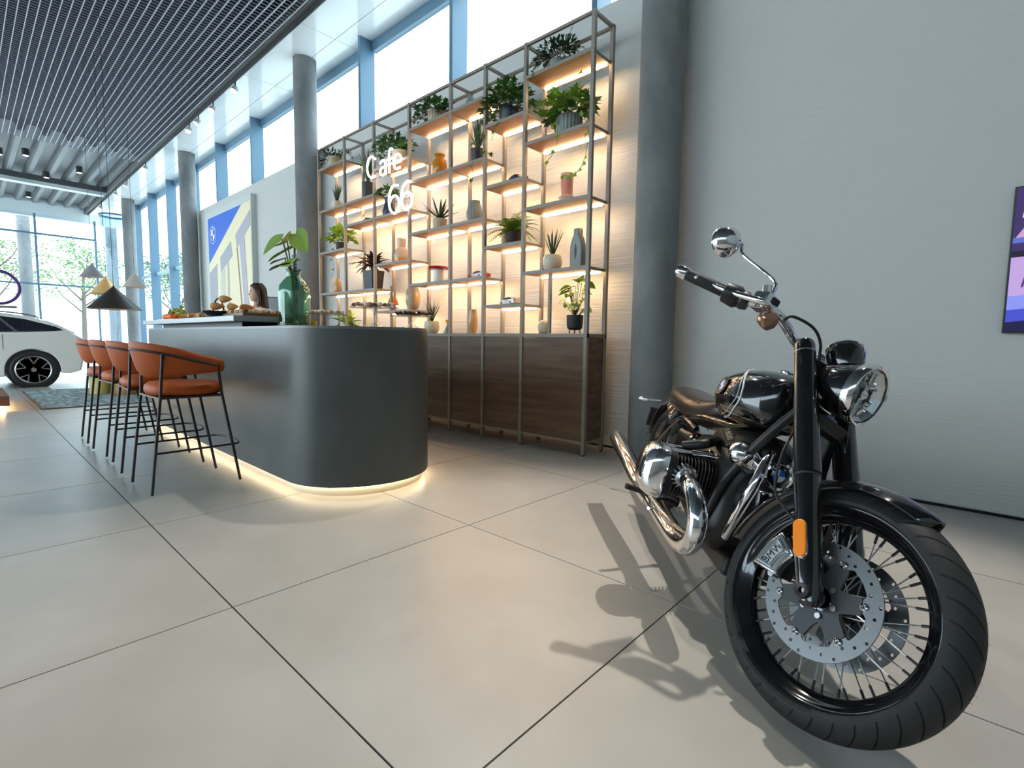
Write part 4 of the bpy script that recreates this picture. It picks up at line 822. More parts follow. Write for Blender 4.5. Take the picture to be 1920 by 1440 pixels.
# second bay
t = thing('potted_ivy', 'dense dark ivy in a navy pot, trailing down over two shelves below', 'plant', -3.60, LK(7), group=G1); pot(t, [(.07, 0), (.09, .05), (.095, .15)], NAVY); bush(t, (-.02, -.02, .19), .31, 230, .085, IVY, LF['ivy'], 31, .9)
vine(t, [(-.15, -.08, .12), (-.22, -.16, 0), (-.22, -.17, -.14), (-.14, -.17, -.28), (-.06, -.16, -.33)], .065, LF['ivy'], 10, 3); vine(t, [(.1, -.05, .1), (.0, -.17, -.05), (-.08, -.17, -.18)], .06, LF['ivy'], 11, 3); vine(t, [(.2, -.02, .2), (.28, -.05, .12), (.27, -.1, .02)], .06, LF['ivy'], 12, 3)
vine(t, [(-.22, -.1, .1), (-.33, -.16, -.1), (-.35, -.17, -.35), (-.36, -.17, -.50)], .06, LF['ivy'], 13, 5)
t = thing('potted_fern', 'bright green fern in a dark pot spreading over its shelf edge', 'plant', -3.53, LK(3), group=G1); pot(t, [(.06, 0), (.08, .04), (.088, .13)], BRN); fern(t, (0, 0, .13), 44, .42, LF['fern'], 41)
# third bay
t = thing('round_vase', 'small round dark grey vase alone on a top shelf', 'vase', -4.17, LK(8), group=G2); MB().lathe([(.03, 0), (.055, .03), (.062, .075), (.045, .12), (.022, .145), (.02, .16), (.026, .168)], n=28).build('vase_body', GREYC, t, smooth=True)
t = thing('snake_plant', 'dark upright snake plant in a tall dark pot next to the ivy vines', 'plant', -4.06, LK(6), group=G1); pot(t, [(.05, 0), (.062, .06), (.07, .17)], DKPOT); rosette(t, (0, 0, .16), 16, .33, .030, 1.0, 1.5, .02, LF['snake'], 15)
t = thing('ribbed_vase', 'grey vertical ribbed vase with a wide shoulder', 'vase', -4.10, LK(4), group=G2); pot(t, [(.05, 0), (.075, .04), (.09, .10), (.078, .16), (.06, .215), (.062, .235)], GREYC, soil=False, name='vase_body', ribs=20)
t = thing('slim_vase', 'tall slim tan glazed vase on the cabinet top', 'vase', -4.11, ZC, group=G2); MB().lathe([(.032, 0), (.045, .05), (.052, .12), (.046, .20), (.036, .25), (.038, .262), (.030, .258)], n=28).build('vase_body', cer('tan_glaze', lin(190, 150, 98), .2), t, smooth=True)
# fourth bay
t = thing('potted_ivy', 'ivy in a ribbed beige pot on the top shelf left of the small grey vase', 'plant', -4.74, LK(8), group=G1); pot(t, [(.075, 0), (.10, .05), (.105, .14)], BEIGE, ribs=20); bush(t, (-.07, -.02, .14), .26, 170, .07, IVY, LF['ivy'], 32, .95); bush(t, (.16, 0, .18), .10, 40, .055, IVY, LF['ivy'], 33)
t = thing('amber_jar', 'glossy amber jar with a thick collar', 'vase', -4.69, LK(6), group=G2); MB().lathe([(.07, 0), (.085, .02), (.088, .15), (.075, .195), (.052, .21), (.050, .235), (.062, .245), (.062, .26), (.05, .262)], n=32).build('jar_body', cer('amber_glaze', lin(190, 125, 35), .15), t, smooth=True)
t = thing('aloe', 'spiky aloe in a ribbed beige pot below the amber jar', 'plant', -4.68, LK(4), group=G1); pot(t, [(.078, 0), (.083, .02), (.085, .13)], BEIGE, ribs=18); rosette(t, (0, 0, .13), 20, .25, .028, .15, 1.3, .02, LF['snake'], 16)
t = thing('mushroom_lamp', 'small table lamp with flat red cap and frosted white stem', 'lamp', -4.71, LK(2)); MB().lathe([(.055, 0), (.062, .01), (.058, .08), (.060, .155)], n=28).build('stem', cer('frosted_white', lin(225, 222, 215), .3), t, smooth=True); MB().lathe([(.05, .156), (.115, .160), (.122, .172), (.115, .188), (.03, .196)], n=32).build('lamp_shade', cer('red_lacquer', lin(165, 22, 38), .25), t, smooth=True)
t = thing('snake_plant', 'grassy spiky plant in a rounded cream pot near the end of the counter', 'plant', -4.83, ZC, group=G1); pot(t, [(.06, 0), (.085, .03), (.092, .09), (.082, .145)], CREAM); rosette(t, (0, 0, .14), 18, .25, .014, .95, 1.5, .03, LF['snake'], 17)
t = thing('hourglass_vase', 'small two-tone hourglass vase in teal and amber glass', 'vase', -4.53, ZC, group=G2); MB().lathe([(.05, 0), (.052, .01), (.03, .06), (.016, .09), (.014, .10)], n=24).build('base', cer('teal_glass', lin(95, 140, 125), .15), t, smooth=True); MB().lathe([(.014, .1), (.022, .125), (.036, .155), (.033, .155), (.014, .11)], n=24, cap=False).build('cup', cer('yellow_glass', lin(220, 175, 70), .15), t, smooth=True)
# fifth bay
t = thing('potted_ivy', 'ivy in a beige pot directly above the word on the lit sign', 'plant', -5.45, LK(7), group=G1); pot(t, [(.09, 0), (.105, .05), (.11, .17)], BEIGE, ribs=0); bush(t, (-.14, -.02, .22), .27, 190, .075, IVY, LF['ivy'], 34, .9); bush(t, (.17, -.03, .20), .13, 60, .06, IVY, LF['ivy'], 35)
vine(t, [(-.1, -.1, .1), (-.14, -.16, .0), (-.12, -.16, -.1)], .055, LF['ivy'], 18, 3); vine(t, [(.2, -.1, .1), (.27, -.14, -.02), (.26, -.15, -.15)], .05, LF['ivy'], 19, 4)
t = thing('potted_plant', 'round-leaved plant in a dark blue vase behind the glowing sixes', 'plant', -5.71, LK(5), group=G1); MB().lathe([(.05, 0), (.075, .03), (.085, .08), (.06, .15), (.05, .22), (.056, .25)], n=28).build('vase_body', NAVY, t, smooth=True); bush(t, (0, 0, .31), .17, 60, .065, HRT, LF['ivy'], 36, .6)
t = thing('glass_bottle', 'faint clear glass bottle right of the glowing sixes', 'bottle', -5.24, LK(5)); MB().lathe([(.04, 0), (.06, .03), (.062, .08), (.03, .15), (.016, .19), (.018, .25)], n=24).build('bottle_body', M.setdefault('clear_glass', mat('clear_glass', lin(225, 215, 195), .05, alpha=.3)), t, smooth=True)
t = thing('glass_vase', 'amber and smoked glass vase in two stacked bubbles', 'vase', -5.44, LK(3), group=G2); MB().lathe([(.06, 0), (.085, .02), (.088, .06)], n=28).build('base', cer('amber_glass', lin(205, 140, 65), .1), t, smooth=True)
MB().lathe([(.088, .06), (.095, .10), (.075, .16), (.052, .19), (.055, .24), (.062, .29), (.05, .305)], n=28).build('upper_bubble', M.setdefault('smoke_glass', mat('smoke_glass', lin(210, 180, 150), .08, alpha=.7)), t, smooth=True)
t = thing('table_lamp', 'tiny terracotta-orange table lamp on the lowest lit shelf', 'lamp', -5.63, LK(1)); MB().lathe([(.04, 0), (.045, .01), (.040, .04), (.022, .07), (.020, .085)], n=24).build('base', cer('terracotta', lin(190, 108, 55), .5), t, smooth=True); MB().lathe([(.075, .08), (.055, .14), (.045, .165), (.02, .168)], n=28).build('lamp_shade', cer('terracotta', None) if 'terracotta' not in M else M['terracotta'], t, smooth=True)
t = thing('oval_vase', 'large oval vase with amber and smoke stripes right of the terracotta lamp', 'vase', -5.20, LK(1), group=G2); MB().lathe([(.045, 0), (.07, .03), (.09, .11), (.092, .17), (.075, .25), (.05, .29), (.045, .30)], n=32).build('vase_body', mat('striped_glass', lin(200, 150, 80), .15, noise=((14, 14, .6), 1.6, lin(150, 150, 140), .45, .55, 1)), t, smooth=True)
# sixth bay
t = thing('snake_plant', 'tall dark snake plant in a tall black planter behind the sign', 'plant', -6.20, LK(6), group=G1); pot(t, [(.065, 0), (.07, .02), (.078, .24)], DKPOT); rosette(t, (0, 0, .23), 14, .40, .035, 1.1, 1.5, .02, LF['snake'], 20)
t = thing('cordyline', 'burgundy leaved plant arching out of a wide black square planter', 'plant', -6.08, LK(2), group=G1)
MB().loft([[(-.09, -.08, 0), (.09, -.08, 0), (.09, .08, 0), (-.09, .08, 0)], [(-.115, -.1, .25), (.115, -.1, .25), (.115, .1, .25), (-.115, .1, .25)]]).build('pot', DKPOT, t, bev=.006)
MB().tube([(0, 0, .2), (.01, 0, .36)], .018, 8).build('trunk', BRN, t, smooth=True); rosette(t, (0, 0, .30), 36, .40, .045, .15, 1.35, .5, LF['red'], 22); rosette(t, (0, 0, .34), 30, .36, .040, .2, 1.3, .7, LF['red'], 23)
# seventh bay
t = thing('potted_plant', 'airy dark shrub in a beige pot on the top shelf of the left-hand bay', 'plant', -7.05, LK(8), group=G1); pot(t, [(.08, 0), (.10, .05), (.105, .16)], BEIGE); bush(t, (-.13, 0, .16), .27, 240, .05, OVL, LF['dark'], 37, .9); bush(t, (.26, 0, .14), .14, 60, .045, OVL, LF['dark'], 38)
t = thing('snake_plant', 'small spiky plant in a white pot on the left-hand bay', 'plant', -7.03, LK(6), group=G1); pot(t, [(.05, 0), (.07, .03), (.075, .13)], CREAM); rosette(t, (0, 0, .12), 13, .25, .022, 1.1, 1.5, .02, LF['snake'], 24)
t = thing('potted_plant', 'pale lime leafy plant above the black planter on the left-hand bay', 'plant', -6.93, LK(4), group=G1); pot(t, [(.055, 0), (.07, .04), (.075, .13)], BRN); bush(t, (0, 0, .20), .25, 110, .09, HRT, LF['lime'], 39, .8); vine(t, [(.0, -.1, .05), (.06, -.17, -.1), (.1, -.17, -.28), (.0, -.17, -.38)], .05, LF['ivy'], 25, 5)
t = thing('slim_vase', 'small tan gourd vase on the left-hand bay', 'vase', -7.03, LK(2), group=G2); MB().lathe([(.04, 0), (.055, .03), (.058, .08), (.040, .16), (.022, .21), (.018, .215)], n=24).build('vase_body', cer('tan_glaze', None) if 'tan_glaze' not in M else M['tan_glaze'], t, smooth=True)
t = thing('glass_bottle', 'clear glass carafe left of the small tan gourd vase', 'bottle', -7.17, LK(2)); MB().lathe([(.045, 0), (.055, .01), (.055, .16), (.03, .20), (.022, .24)], n=24).build('bottle_body', M['clear_glass'], t, smooth=True)
t = thing('potted_plant', 'bright yellow-green broad-leaved plant on the cabinet top behind the cake stands', 'plant', -6.78, ZC, group=G1); pot(t, [(.08, 0), (.10, .05), (.105, .13)], CREAM); rosette(t, (0, 0, .12), 16, .34, .10, .35, 1.3, .35, LF['lime'], 26); rosette(t, (0, 0, .10), 12, .22, .10, -.1, .4, .3, LF['mon'], 27)
t = thing('bowl', 'shallow beige bowl on the cabinet top beside the yellow-green plant', 'bowl', -6.27, ZC); MB().lathe([(.05, 0), (.10, .03), (.135, .09), (.13, .09), (.09, .035), (.001, .015)], n=32).build('bowl_body', BEIGE, t, smooth=True)
# ------------------------------------------------------------------ model cars
def car(root, L, Wd, H, body, trim, glass, wheel_m, rub, det=True, spoiler=False, wr=None, seg=10):
    # x forward, wheels on z=0, unit profile scaled; side profile as (x/L, z/H)
    wr = wr or H*.235; wb = .30*L; fx, rx = .31*L, -.29*L; hz = .17*H
    def arch(cx, r): return [(cx+r*cos(pi-pi*k/seg), wr+r*sin(pi-pi*k/seg)) for k in range(seg+1)]
    ra = wr*1.12
    low = [(-.49*L, .30*H), (-.485*L, .2*H), (rx-ra, hz)]+[p for p in arch(rx, ra)]+[(rx+ra, hz*.95), (fx-ra, hz*.95)]+[p for p in arch(fx, ra)]+[(fx+ra, hz), (.485*L, .19*H), (.5*L, .35*H), (.49*L, .50*H), (.44*L, .58*H), (.30*L, .645*H), (.17*L, .69*H), (-.30*L, .735*H), (-.44*L, .72*H), (-.495*L, .66*H), (-.50*L, .48*H)]
    def ringy(y, ins): return [(x*(1-ins), y, z) for x, z in low]
    MB().loft([ringy(-Wd/2, .012), ringy(-Wd*.485, .0), ringy(0, -.004), ringy(Wd*.485, .0), ringy(Wd/2, .012)]).build('car_body', body, root, smooth=28)
    top = [(-.42*L, .72*H), (-.36*L, .80*H), (-.24*L, .945*H), (-.10*L, .995*H), (.02*L, .985*H), (.10*L, .93*H), (.24*L, .68*H), (.0, .70*H)]
    def rt(y, s): return [(x, y*(1-.17*max(0, (z/H-.70)/.3)) , z) for x, z in top]
    MB().loft([rt(-Wd*.475, 0), rt(Wd*.475, 0)]).build('cabin', glass, root, smooth=25)
    rf = [(-.36*L, .805*H), (-.24*L, .955*H), (-.10*L, 1.0*H), (.02*L, .99*H), (.09*L, .945*H), (.08*L, .925*H), (.02*L, .965*H), (-.10*L, .975*H), (-.24*L, .93*H), (-.34*L, .80*H)]
    MB().loft([[(x, y*(1-.17*max(0, (z/H-.70)/.3)), z) for x, z in rf] for y in (-Wd*.478, Wd*.478)]).build('roof', body, root, smooth=30)
    for sy in (-1, 1):
        for px_, hw_ in ((-.12*L, .008*L), (.05*L, .006*L)):
            MB().prism([(px_-hw_, sy*Wd*.478, .70*H), (px_+hw_, sy*Wd*.478, .70*H), (px_+hw_-.02*L, sy*Wd*.405, .965*H), (px_-hw_-.02*L, sy*Wd*.405, .965*H)], (0, 0, 0), (0, -sy*.01*Wd, 0)).build('pillar', trim, root)
        for cx in (fx, rx):
            yo = sy*Wd*.485
            wv = MB().lathe([(wr*.68, -.005*Wd), (wr*.93, .0), (wr, -.02*Wd), (wr, -.10*Wd), (wr*.9, -.12*Wd)], (cx, yo, wr), 28, (0, sy, 0)).build('wheel', rub, root, smooth=35)
            MB().lathe([(wr*.60, .002*Wd), (wr*.67, .006*Wd), (wr*.69, .0), (wr*.66, -.03*Wd), (.60*wr, -.05*Wd)], (cx, yo, wr), 28, (0, sy, 0), cap=False).build('wheel_rim', wheel_m, wv, smooth=True)
            for k in range(5):
                a = 2*pi*k/5+.3; m = MB(); c_ = Vector((cx, yo+sy*.0, wr)); 
                for da in (-.16, .16):
                    d = Vector((cos(a+da*1.5), 0, sin(a+da*1.5))); d0 = Vector((cos(a+da*.6), 0, sin(a+da*.6))); e = Vector((-sin(a), 0, cos(a)))*wr*.032
                    m.prism([c_+d0*wr*.10-e, c_+d*wr*.64-e, c_+d*wr*.64+e, c_+d0*wr*.10+e], (0, -sy*.012*Wd, 0), (0, sy*.004*Wd, 0))
                m.build('wheel_spoke', wheel_m, wv)
            MB().cyl((cx, yo-sy*.02*Wd, wr), (cx, yo+sy*.006*Wd, wr), wr*.13, n=14).build('hub_cap', wheel_m, wv, smooth=True)
        MB().cbox((.475*L, sy*Wd*.36, .46*H), (.03*L, .16*Wd, .07*H)).build('head_light', M['chrome'], root, bev=.004*L)
        MB().cbox((-.492*L, sy*Wd*.36, .62*H), (.02*L, .2*Wd, .06*H)).build('tail_light', M.setdefault('tail_red', mat('tail_red', (.4, .01, .01), .2)), root, bev=.003*L)
    if spoiler:
        MB().cbox((-.46*L, 0, .93*H), (.10*L, .9*Wd, .02*H)).build('rear_wing', trim, root)
        for sy in (-1, 1): MB().cbox((-.46*L, sy*.3*Wd, .82*H), (.03*L, .02*Wd, .22*H)).build('wing_strut', trim, root)
RB, BLK = M['rubber'], M['gloss_black']; GLS = mat('dark_window', (.012, .015, .02), .08, coat=1)
for nm, lb, x, k, colr, tr, rz, wing in (('model_car', 'dark blue model car on a shelf above the fern', -3.50, 5, lin(28, 32, 78), M['chrome'], 2.85, False), ('model_car', 'red model car on the shelf right of the mushroom lamp', -4.02, 2, lin(165, 28, 20), BLK, 3.0, False),
    ('model_car', 'black and white racing model car with a rear wing', -3.55, 1, lin(215, 215, 215), BLK, 2.9, True), ('model_car', 'dark violet model car on the shelf under the tall black planter', -6.22, 5, lin(50, 35, 85), BLK, 2.85, False)):
    t = thing(nm, lb, 'model car', x, LK(k), rz=rz, group='model cars on the lit shelves'); car(t, .27, .115, .078, mat('model_paint', colr, .2, coat=.8), tr, GLS, M['steel'], RB, spoiler=wing)
# ------------------------------------------------------------------ vase with big leaves on the counter
t = thing('glass_vase', 'large green glass bottle vase holding broad arrowhead leaves on the counter', 'vase', -3.99, 1.0905, 1.80)
vp = [(.10, 0), (.116, .012), (.118, .04), (.118, .27), (.108, .325), (.075, .37), (.050, .395), (.048, .43), (.062, .455)]
MB().lathe(vp+[(.058, .455), (.044, .43), (.046, .40), (.071, .372), (.103, .325), (.113, .27), (.113, .04), (.09, .014)], n=40, cap=False).build('vase_glass', glassmat('green_glass', (.60, .76, .66), .2), t, smooth=True)
MB().lathe([(.001, .012), (.108, .016), (.110, .10), (.001, .10)], n=32).build('water', glassmat('water_tint', (.75, .82, .6), .05), t, smooth=True)
def bigleaf(base, tip, n, w_, st, s=1):
    base, tip = Vector(base), Vector(tip); d = tip-base; L = d.length; mb = MB(); sd_ = d.normalized().cross(Vector(n)).normalized(); nn = sd_.cross(d.normalized()); rows = []
    for i in range(15):
        q = i/14; hw = w_*(sin(pi*min(1, q*.96+.04))**.62)*(1.15-.5*q) if q > .0 else w_*.35
        back = -.14*L*(1-q)**6; c_ = base+d*q-Vector((0, 0, 1))*(.12*L*q*q)
        rows.append([c_+sd_*hw*u+nn*(abs(u)**1.5*hw*.28)+d.normalized()*back*abs(u)*1.2 for u in (-1, -.6, -.25, 0, .25, .6, 1)])
    mb.loft(rows, close=False, cap=False); mb.build('leaf', LF['big'], st, smooth=60)
for (bx_, by_, bz), (tx, ty, tz), nrm, w_ in (((-.13, -.03, .70), (-.27, -.12, .60), (.2, -.9, .6), .085), ((-.10, .0, .68), (.06, -.12, .66), (0, -.8, .6), .095), ((.05, 0, .72), (.36, -.06, .58), (-.1, -.7, .7), .085), ((.02, 0, .62), (-.22, -.10, .55), (0, -.5, .8), .075), ((-.10, -.02, .54), (-.24, -.08, .52), (0, -.4, 1), .05), ((.06, -.02, .50), (-.16, -.12, .47), (0, -.5, 1), .085), ((.0, -.03, .50), (.20, -.12, .47), (0, -.6, .9), .085)):
    stp = smoothpath([(bx_*.1, .0, .05), (bx_*.25, 0, .38), (bx_*.8, by_*.7, bz*.86+.03), (bx_, by_, bz)], 5); st = MB().tube(stp, .005, 7).build('stem', LF['stem'], t, smooth=True); bigleaf((bx_, by_, bz), (tx, ty, tz), nrm, w_, st)
# ------------------------------------------------------------------ food on the counter
CG = M.setdefault('clear_stand', glassmat('stand_glass', (.93, .95, .95), .25)); PC = [cer('pastry_gold', lin(196, 140, 78), .7), cer('pastry_brown', lin(120, 72, 40), .7), cer('chocolate', lin(62, 36, 28), .5), cer('pastry_pale', lin(214, 180, 130), .7), cer('meringue', lin(226, 214, 200), .7)]
def stand(x, y, h, r, label, mts, n, seed, grp):
    t = thing('cake_stand', label, 'cake stand', x, 1.0905, y); MB().lathe([(.075, 0), (.078, .006), (.03, .018), (.012, .035), (.011, h*.55), (.018, h-.02), (.03, h-.005), (r, h-.001), (r+.004, h+.004), (r, h+.008), (.001, h+.006)], n=36).build('stand_glass', CG, t, smooth=True)
    rd = random.Random(seed)
    for k in range(n):
        a = k*2.4; q = r*.86*sqrt((k+.5)/n); m = mts[k % len(mts)]; s = rd.uniform(.85, 1.15)
        mb = MB(); ki = k % 3
        if ki == 0: mb.sph((0, 0, .013*s), (.019*s, .019*s, .0135*s), 10, 6)
        elif ki == 1: mb.lathe([(.014, 0), (.018, .016), (.012, .024), (.004, .03)], n=10)
        else: mb.lathe([(.018, 0), (.019, .014), (.016, .02), (.006, .026)], n=8)
        o = mb.build('petit_four', m, smooth=50); o.location = (x+q*cos(a), y+q*sin(a), 1.0905+h+.0085); o['label'] = label_p(grp); o['category'] = 'pastry'; o['group'] = grp
    return t
LP = {'pale canapes on the far cake stand': 'pale bite-size canape on the cake stand right beside the leaf vase', 'pale pink bites on the tall cake stand': 'pinkish bite-size sweet on the tall middle cake stand', 'chocolates on the low cake stand': 'round dark chocolate on the low cake stand at the counter end'}
def label_p(g): return LP[g]
stand(-4.17, 2.17, .125, .18, 'glass cake stand of pale canapes right beside the leaf vase', [PC[4], PC[3]], 22, 1, 'pale canapes on the far cake stand')
stand(-3.12, 1.97, .135, .165, 'tall middle glass cake stand of pinkish sweets', [cer('pink_sweet', lin(170, 135, 135), .6), PC[4], PC[1]], 22, 2, 'pale pink bites on the tall cake stand')
stand(-3.02, 2.22, .085, .16, 'low glass cake stand of dark chocolates at the counter end', [PC[2], PC[2], PC[1]], 20, 3, 'chocolates on the low cake stand')
LT = 1.1755
def food(name, label, cat, grp, mb, m, x, y, z=LT, rz=0, **k):
    o = mb.build(name, m, smooth=60); place(o, (x, y, z), rz); o['label'] = label; o['category'] = cat
    if grp: o['group'] = grp
    return o
rd = random.Random(9)
t = thing('fruit_board', 'white board carrying the oranges and green grapes at the far end of the ledge', 'board', -6.35, LT, 1.60); MB().cbox((0, 0, .006), (.60, .24, .012)).build('board', cer('white_ceramic', (.7, .7, .7), .3), t, bev=.004)
for k in range(9): food('orange', 'orange fruit piece piled at the far end of the raised ledge', 'fruit', 'oranges at the far end of the ledge', MB().sph((0, 0, .03), (.031, .031, .03), 14, 9), cer('orange_peel', lin(235, 120, 30), .5), -6.58+.063*(k % 5)+.03*(k//5), 1.54+.065*(k//5), LT+.012)
for k in range(46):
    q = rd.random(); o = food('grape', 'green grape on the heap above the oranges', 'fruit', 'green grapes heaped above the oranges', MB().sph((0, 0, 0), .015, 8, 6), cer('grape_green', lin(140, 150, 50), .3), -6.56+.42*q, 1.56+rd.uniform(0, .10), LT+.075+.09*max(0, 1-abs(q-.35)*2.4)*(k/46))
for k in range(18): food('dark_grape', 'dark purple grape beside the green grapes', 'fruit', 'dark grapes beside the green ones', MB().sph((0, 0, 0), .013, 8, 6), cer('grape_dark', lin(48, 38, 70), .3), -5.98+rd.uniform(-.08, .10), 1.56+rd.uniform(0, .10), LT+.014+.03*rd.random())
for k in range(5):
    mb = MB(); mb.loft([[( .05*cos(q)*(1-abs(u)**3*.4), .12*u/1.0, .03+.030*sin(q)*(1-abs(u)**3*.4)) for q in [2*pi*j/12 for j in range(12)]] for u in (-1, -.7, -.3, .3, .7, 1)]); food('bread_loaf', 'small brown bread loaf beside the basket on the ledge', 'bread', 'bread loaves on the ledge', mb, PC[1] if k % 2 else PC[0], -5.78+.115*k, 1.60+.02*(k % 2), LT+.0, rz=.15*(k-2))
t = thing('wicker_basket', 'low dark basket with a tall arched handle on the raised ledge', 'basket', -5.02, LT, 1.58); MB().lathe([(.11, 0), (.125, .01), (.135, .05), (.125, .05), (.115, .012), (.001, .006)], n=28).build('basket_body', BRN, t, smooth=True); MB().tube([(.14*cos(pi*k/20), 0, .03+.145*sin(pi*k/20)) for k in range(21)], .007, 8).build('handle', BRN, t, smooth=True)
def croissant(s): 
    mb = MB(); rings = []
    for i in range(13):
        q = -1+2*i/12; a = q*1.3; r = .024*s*(1-abs(q)**1.8*.75)*(1+.12*(i % 2)); c_ = Vector((.055*s*sin(a), .045*s*(1-cos(a)), .024*s))
        rings.append([c_+Vector((cos(a)*0, 0, 0))+Vector((0, r*cos(2*pi*j/10), r*sin(2*pi*j/10))) for j in range(10)])
    return mb.loft(rings)
for k in range(9): food('croissant', 'golden croissant in the heap between the basket handle and black bowl', 'pastry', 'croissants beside the basket', croissant(1.25), PC[0], (-4.88, -4.82, -4.84, -4.74, -4.86, -4.80, -4.86, -4.83, -4.83)[k], (1.46, 1.56, 1.67, 1.78, 1.50, 1.61, 1.80, 1.56, 1.73)[k], LT+(0, 0, 0, 0, .064, .064, .0, .128, .064)[k]+.002, rz=(.1, .2, -.1, .1, .3, -.2, .4, .0, .5)[k])
t = thing('bowl', 'shallow black bowl between the croissants and the pastry tray', 'bowl', -4.66, LT-.0, 1.46); MB().lathe([(.05, 0), (.08, .012), (.115, .045), (.11, .045), (.07, .016), (.001, .01)], n=32).build('bowl_body', M['satin_black'], t, smooth=True)
def bag(sx, sy, sz, seed):
    r_ = random.Random(seed); mb = MB(); mb.loft([[(sx*(1-.5*t_**2)*(1+r_.uniform(-.16, .16))*cos(2*pi*j/14), sy*(1-.5*t_**2)*(1+r_.uniform(-.16, .16))*sin(2*pi*j/14), sz*t_) for j in range(14)] for t_ in (0, .2, .45, .7, .9, 1)]); return mb
pb = mat('clear_plastic_bag', lin(215, 228, 238), .25, alpha=.6)
food('plastic_bag', 'crumpled translucent plastic bag behind the croissants', 'bag', None, bag(.10, .08, .19, 4), pb, -5.0, 1.98, 1.0905, 0); food('plastic_bag', 'low crumpled translucent bag in front of the woman', 'bag', None, bag(.14, .08, .12, 5), pb, -4.68, 2.05, 1.0905, 0)
t = thing('pastry_tray', 'wooden serving tray of small pastries at the near end of the ledge', 'tray', -4.36, LT, 1.62); MB().cbox((0, 0, .012), (.44, .30, .024)).build('tray_body', cer('tray_wood', lin(120, 95, 70), .5), t, bev=.003); MB().box(-.22, -.21, -.15, .15, .024, .034).build('tray_edge', cer('tray_wood', None) if 'tray_wood' not in M else M['tray_wood'], t); 
for k in range(28): food('canape', 'small savoury pastry bite on the wooden tray', 'pastry', 'pastry bites on the wooden tray', MB().lathe([(.020, 0), (.023, .008), (.021, .02), (.010, .028)], n=9), PC[(0, 3, 1, 3)[k % 4]], -4.545+.058*(k % 7)+rd.uniform(-.006, .006), 1.51+.07*(k//7), LT+.0245)
t = thing('yellow_dish', 'small yellow patterned dish behind the green glass vase', 'dish', -4.10, 1.0905, 1.98); MB().lathe([(.03, 0), (.05, .03), (.055, .06), (.048, .06), (.001, .02)], n=20).build('dish_body', cer('yellow_dish_glaze', lin(215, 180, 60), .3), t, smooth=True)
for k in range(3): food('dark_spoon', 'dark teaspoon lying by the low cake stand at the counter end', 'spoon', 'spoons by the low cake stand', MB().tube([(0, 0, .004), (.10, 0, .006), (.13, 0, .004)], [.003, .003, .010], 6), M['steel'], -3.30+.03*k, 2.24+.02*k, 1.091, rz=.4*k)
# ------------------------------------------------------------------ back counter with coffee machine, louvred black unit
t = thing('back_counter', 'low dark back counter beneath the coffee machine', 'counter', -9.75, 0, 3.72); MB().box(-.8, .8, -.25, .25, 0, 1.05).build('body', M['counter'], t, bev=.005); MB().box(-.82, .82, -.27, .27, 1.051, 1.08).build('worktop', M['ledge'], t, bev=.003)
t = thing('coffee_machine', 'dark espresso machine with steel front behind the woman', 'coffee machine', -9.30, 1.0805, 3.72, rz=-.5); MB().box(-.30, .30, -.22, .22, .03, .17).build('base', M['black'], t, bev=.01); MB().box(-.32, .32, -.20, .24, .36, .62).build('upper_body', M['steel'], t, bev=.02); MB().box(-.28, .28, .05, .22, .17, .36).build('back_plate', M['black'], t)
for a in (-.15, .15): MB().cyl((a, -.1, .28), (a, -.1, .36), .035, n=16).build('group_head', M['chrome'], t, smooth=True); MB().tube([(a, -.12, .29), (a, -.26, .27)], .012, 8).build('portafilter', M['black'], t, smooth=True)
for a in (-.3, .3): MB().cyl((a*.8, 0, 0), (a*.8, 0, .03), .02, n=10).build('foot', M['black'], t)
t = thing('louvred_unit', 'tall black wall unit with louvre slats behind the leaf vase', 'wall unit', -8.98, 1.72, WY-.001); MB().box(-.13, .42, -.10, 0, -.1, .75).build('housing', M['black'], t, bev=.004)
for k in range(14): MB().box(-.12, .06, -.125, -.101, -.05+.055*k, -.02+.055*k).build('slat', cer('slat_grey', (.10, .12, .16), .4), t)
# ------------------------------------------------------------------ pendant lamps
def pend(x, y, za, zr, r, m, label, inner):
    t = thing('pendant_lamp', label, 'lamp', x, zr, y); h_ = za-zr; MB().lathe([(r, 0), (r*.98, .004), (.012, h_), (.006, h_+.02)], n=40, cap=False).build('lamp_shade', m, t, smooth=30)
    MB().lathe([(r*.975, .003), (.012, h_-.006)], n=40, cap=False).build('shade_lining', inner, t, smooth=30); MB().tube([(0, 0, h_+.015), (0, 0, CE-zr+.03)], .004, 6).build('cord', M['black'], t, smooth=True)
    MB().sph((0, 0, h_*.38), .035, 12, 8).build('bulb', M.setdefault('bulb', mat('lamp_bulb', (1, 1, 1), .4, emit=(1, .8, .5), estr=8)), t, smooth=True); MB().cyl((0, 0, h_*.38+.03), (0, 0, h_-.02), .012, n=10).build('socket', M['black'], t)
WL = mat('shade_lining_warm', (.75, .6, .4), .5)
pend(-9.1, 1.52, 1.695, 1.374, .325, mat('shade_charcoal', (.05, .043, .04), .4, .3), 'largest pendant lamp, a dark charcoal cone in front of the golden one', WL)
pend(-10.47, 1.655, 1.947, 1.665, .222, mat('shade_gold', (.75, .52, .22), .35, .5, emit=(1, .6, .2), estr=.15), 'golden bronze cone pendant lamp glowing behind the dark cone', WL)
pend(-13.9, 1.975, 2.5, 2.215, .228, mat('shade_grey', (.28, .27, .29), .5), 'small grey cone pendant lamp, leftmost of the hanging cones', WL); pend(-13.6, 2.645, 2.366, 2.043, .228, mat('shade_beige', (.50, .45, .40), .5), 'small beige cone pendant lamp, rightmost of the hanging cones', WL)
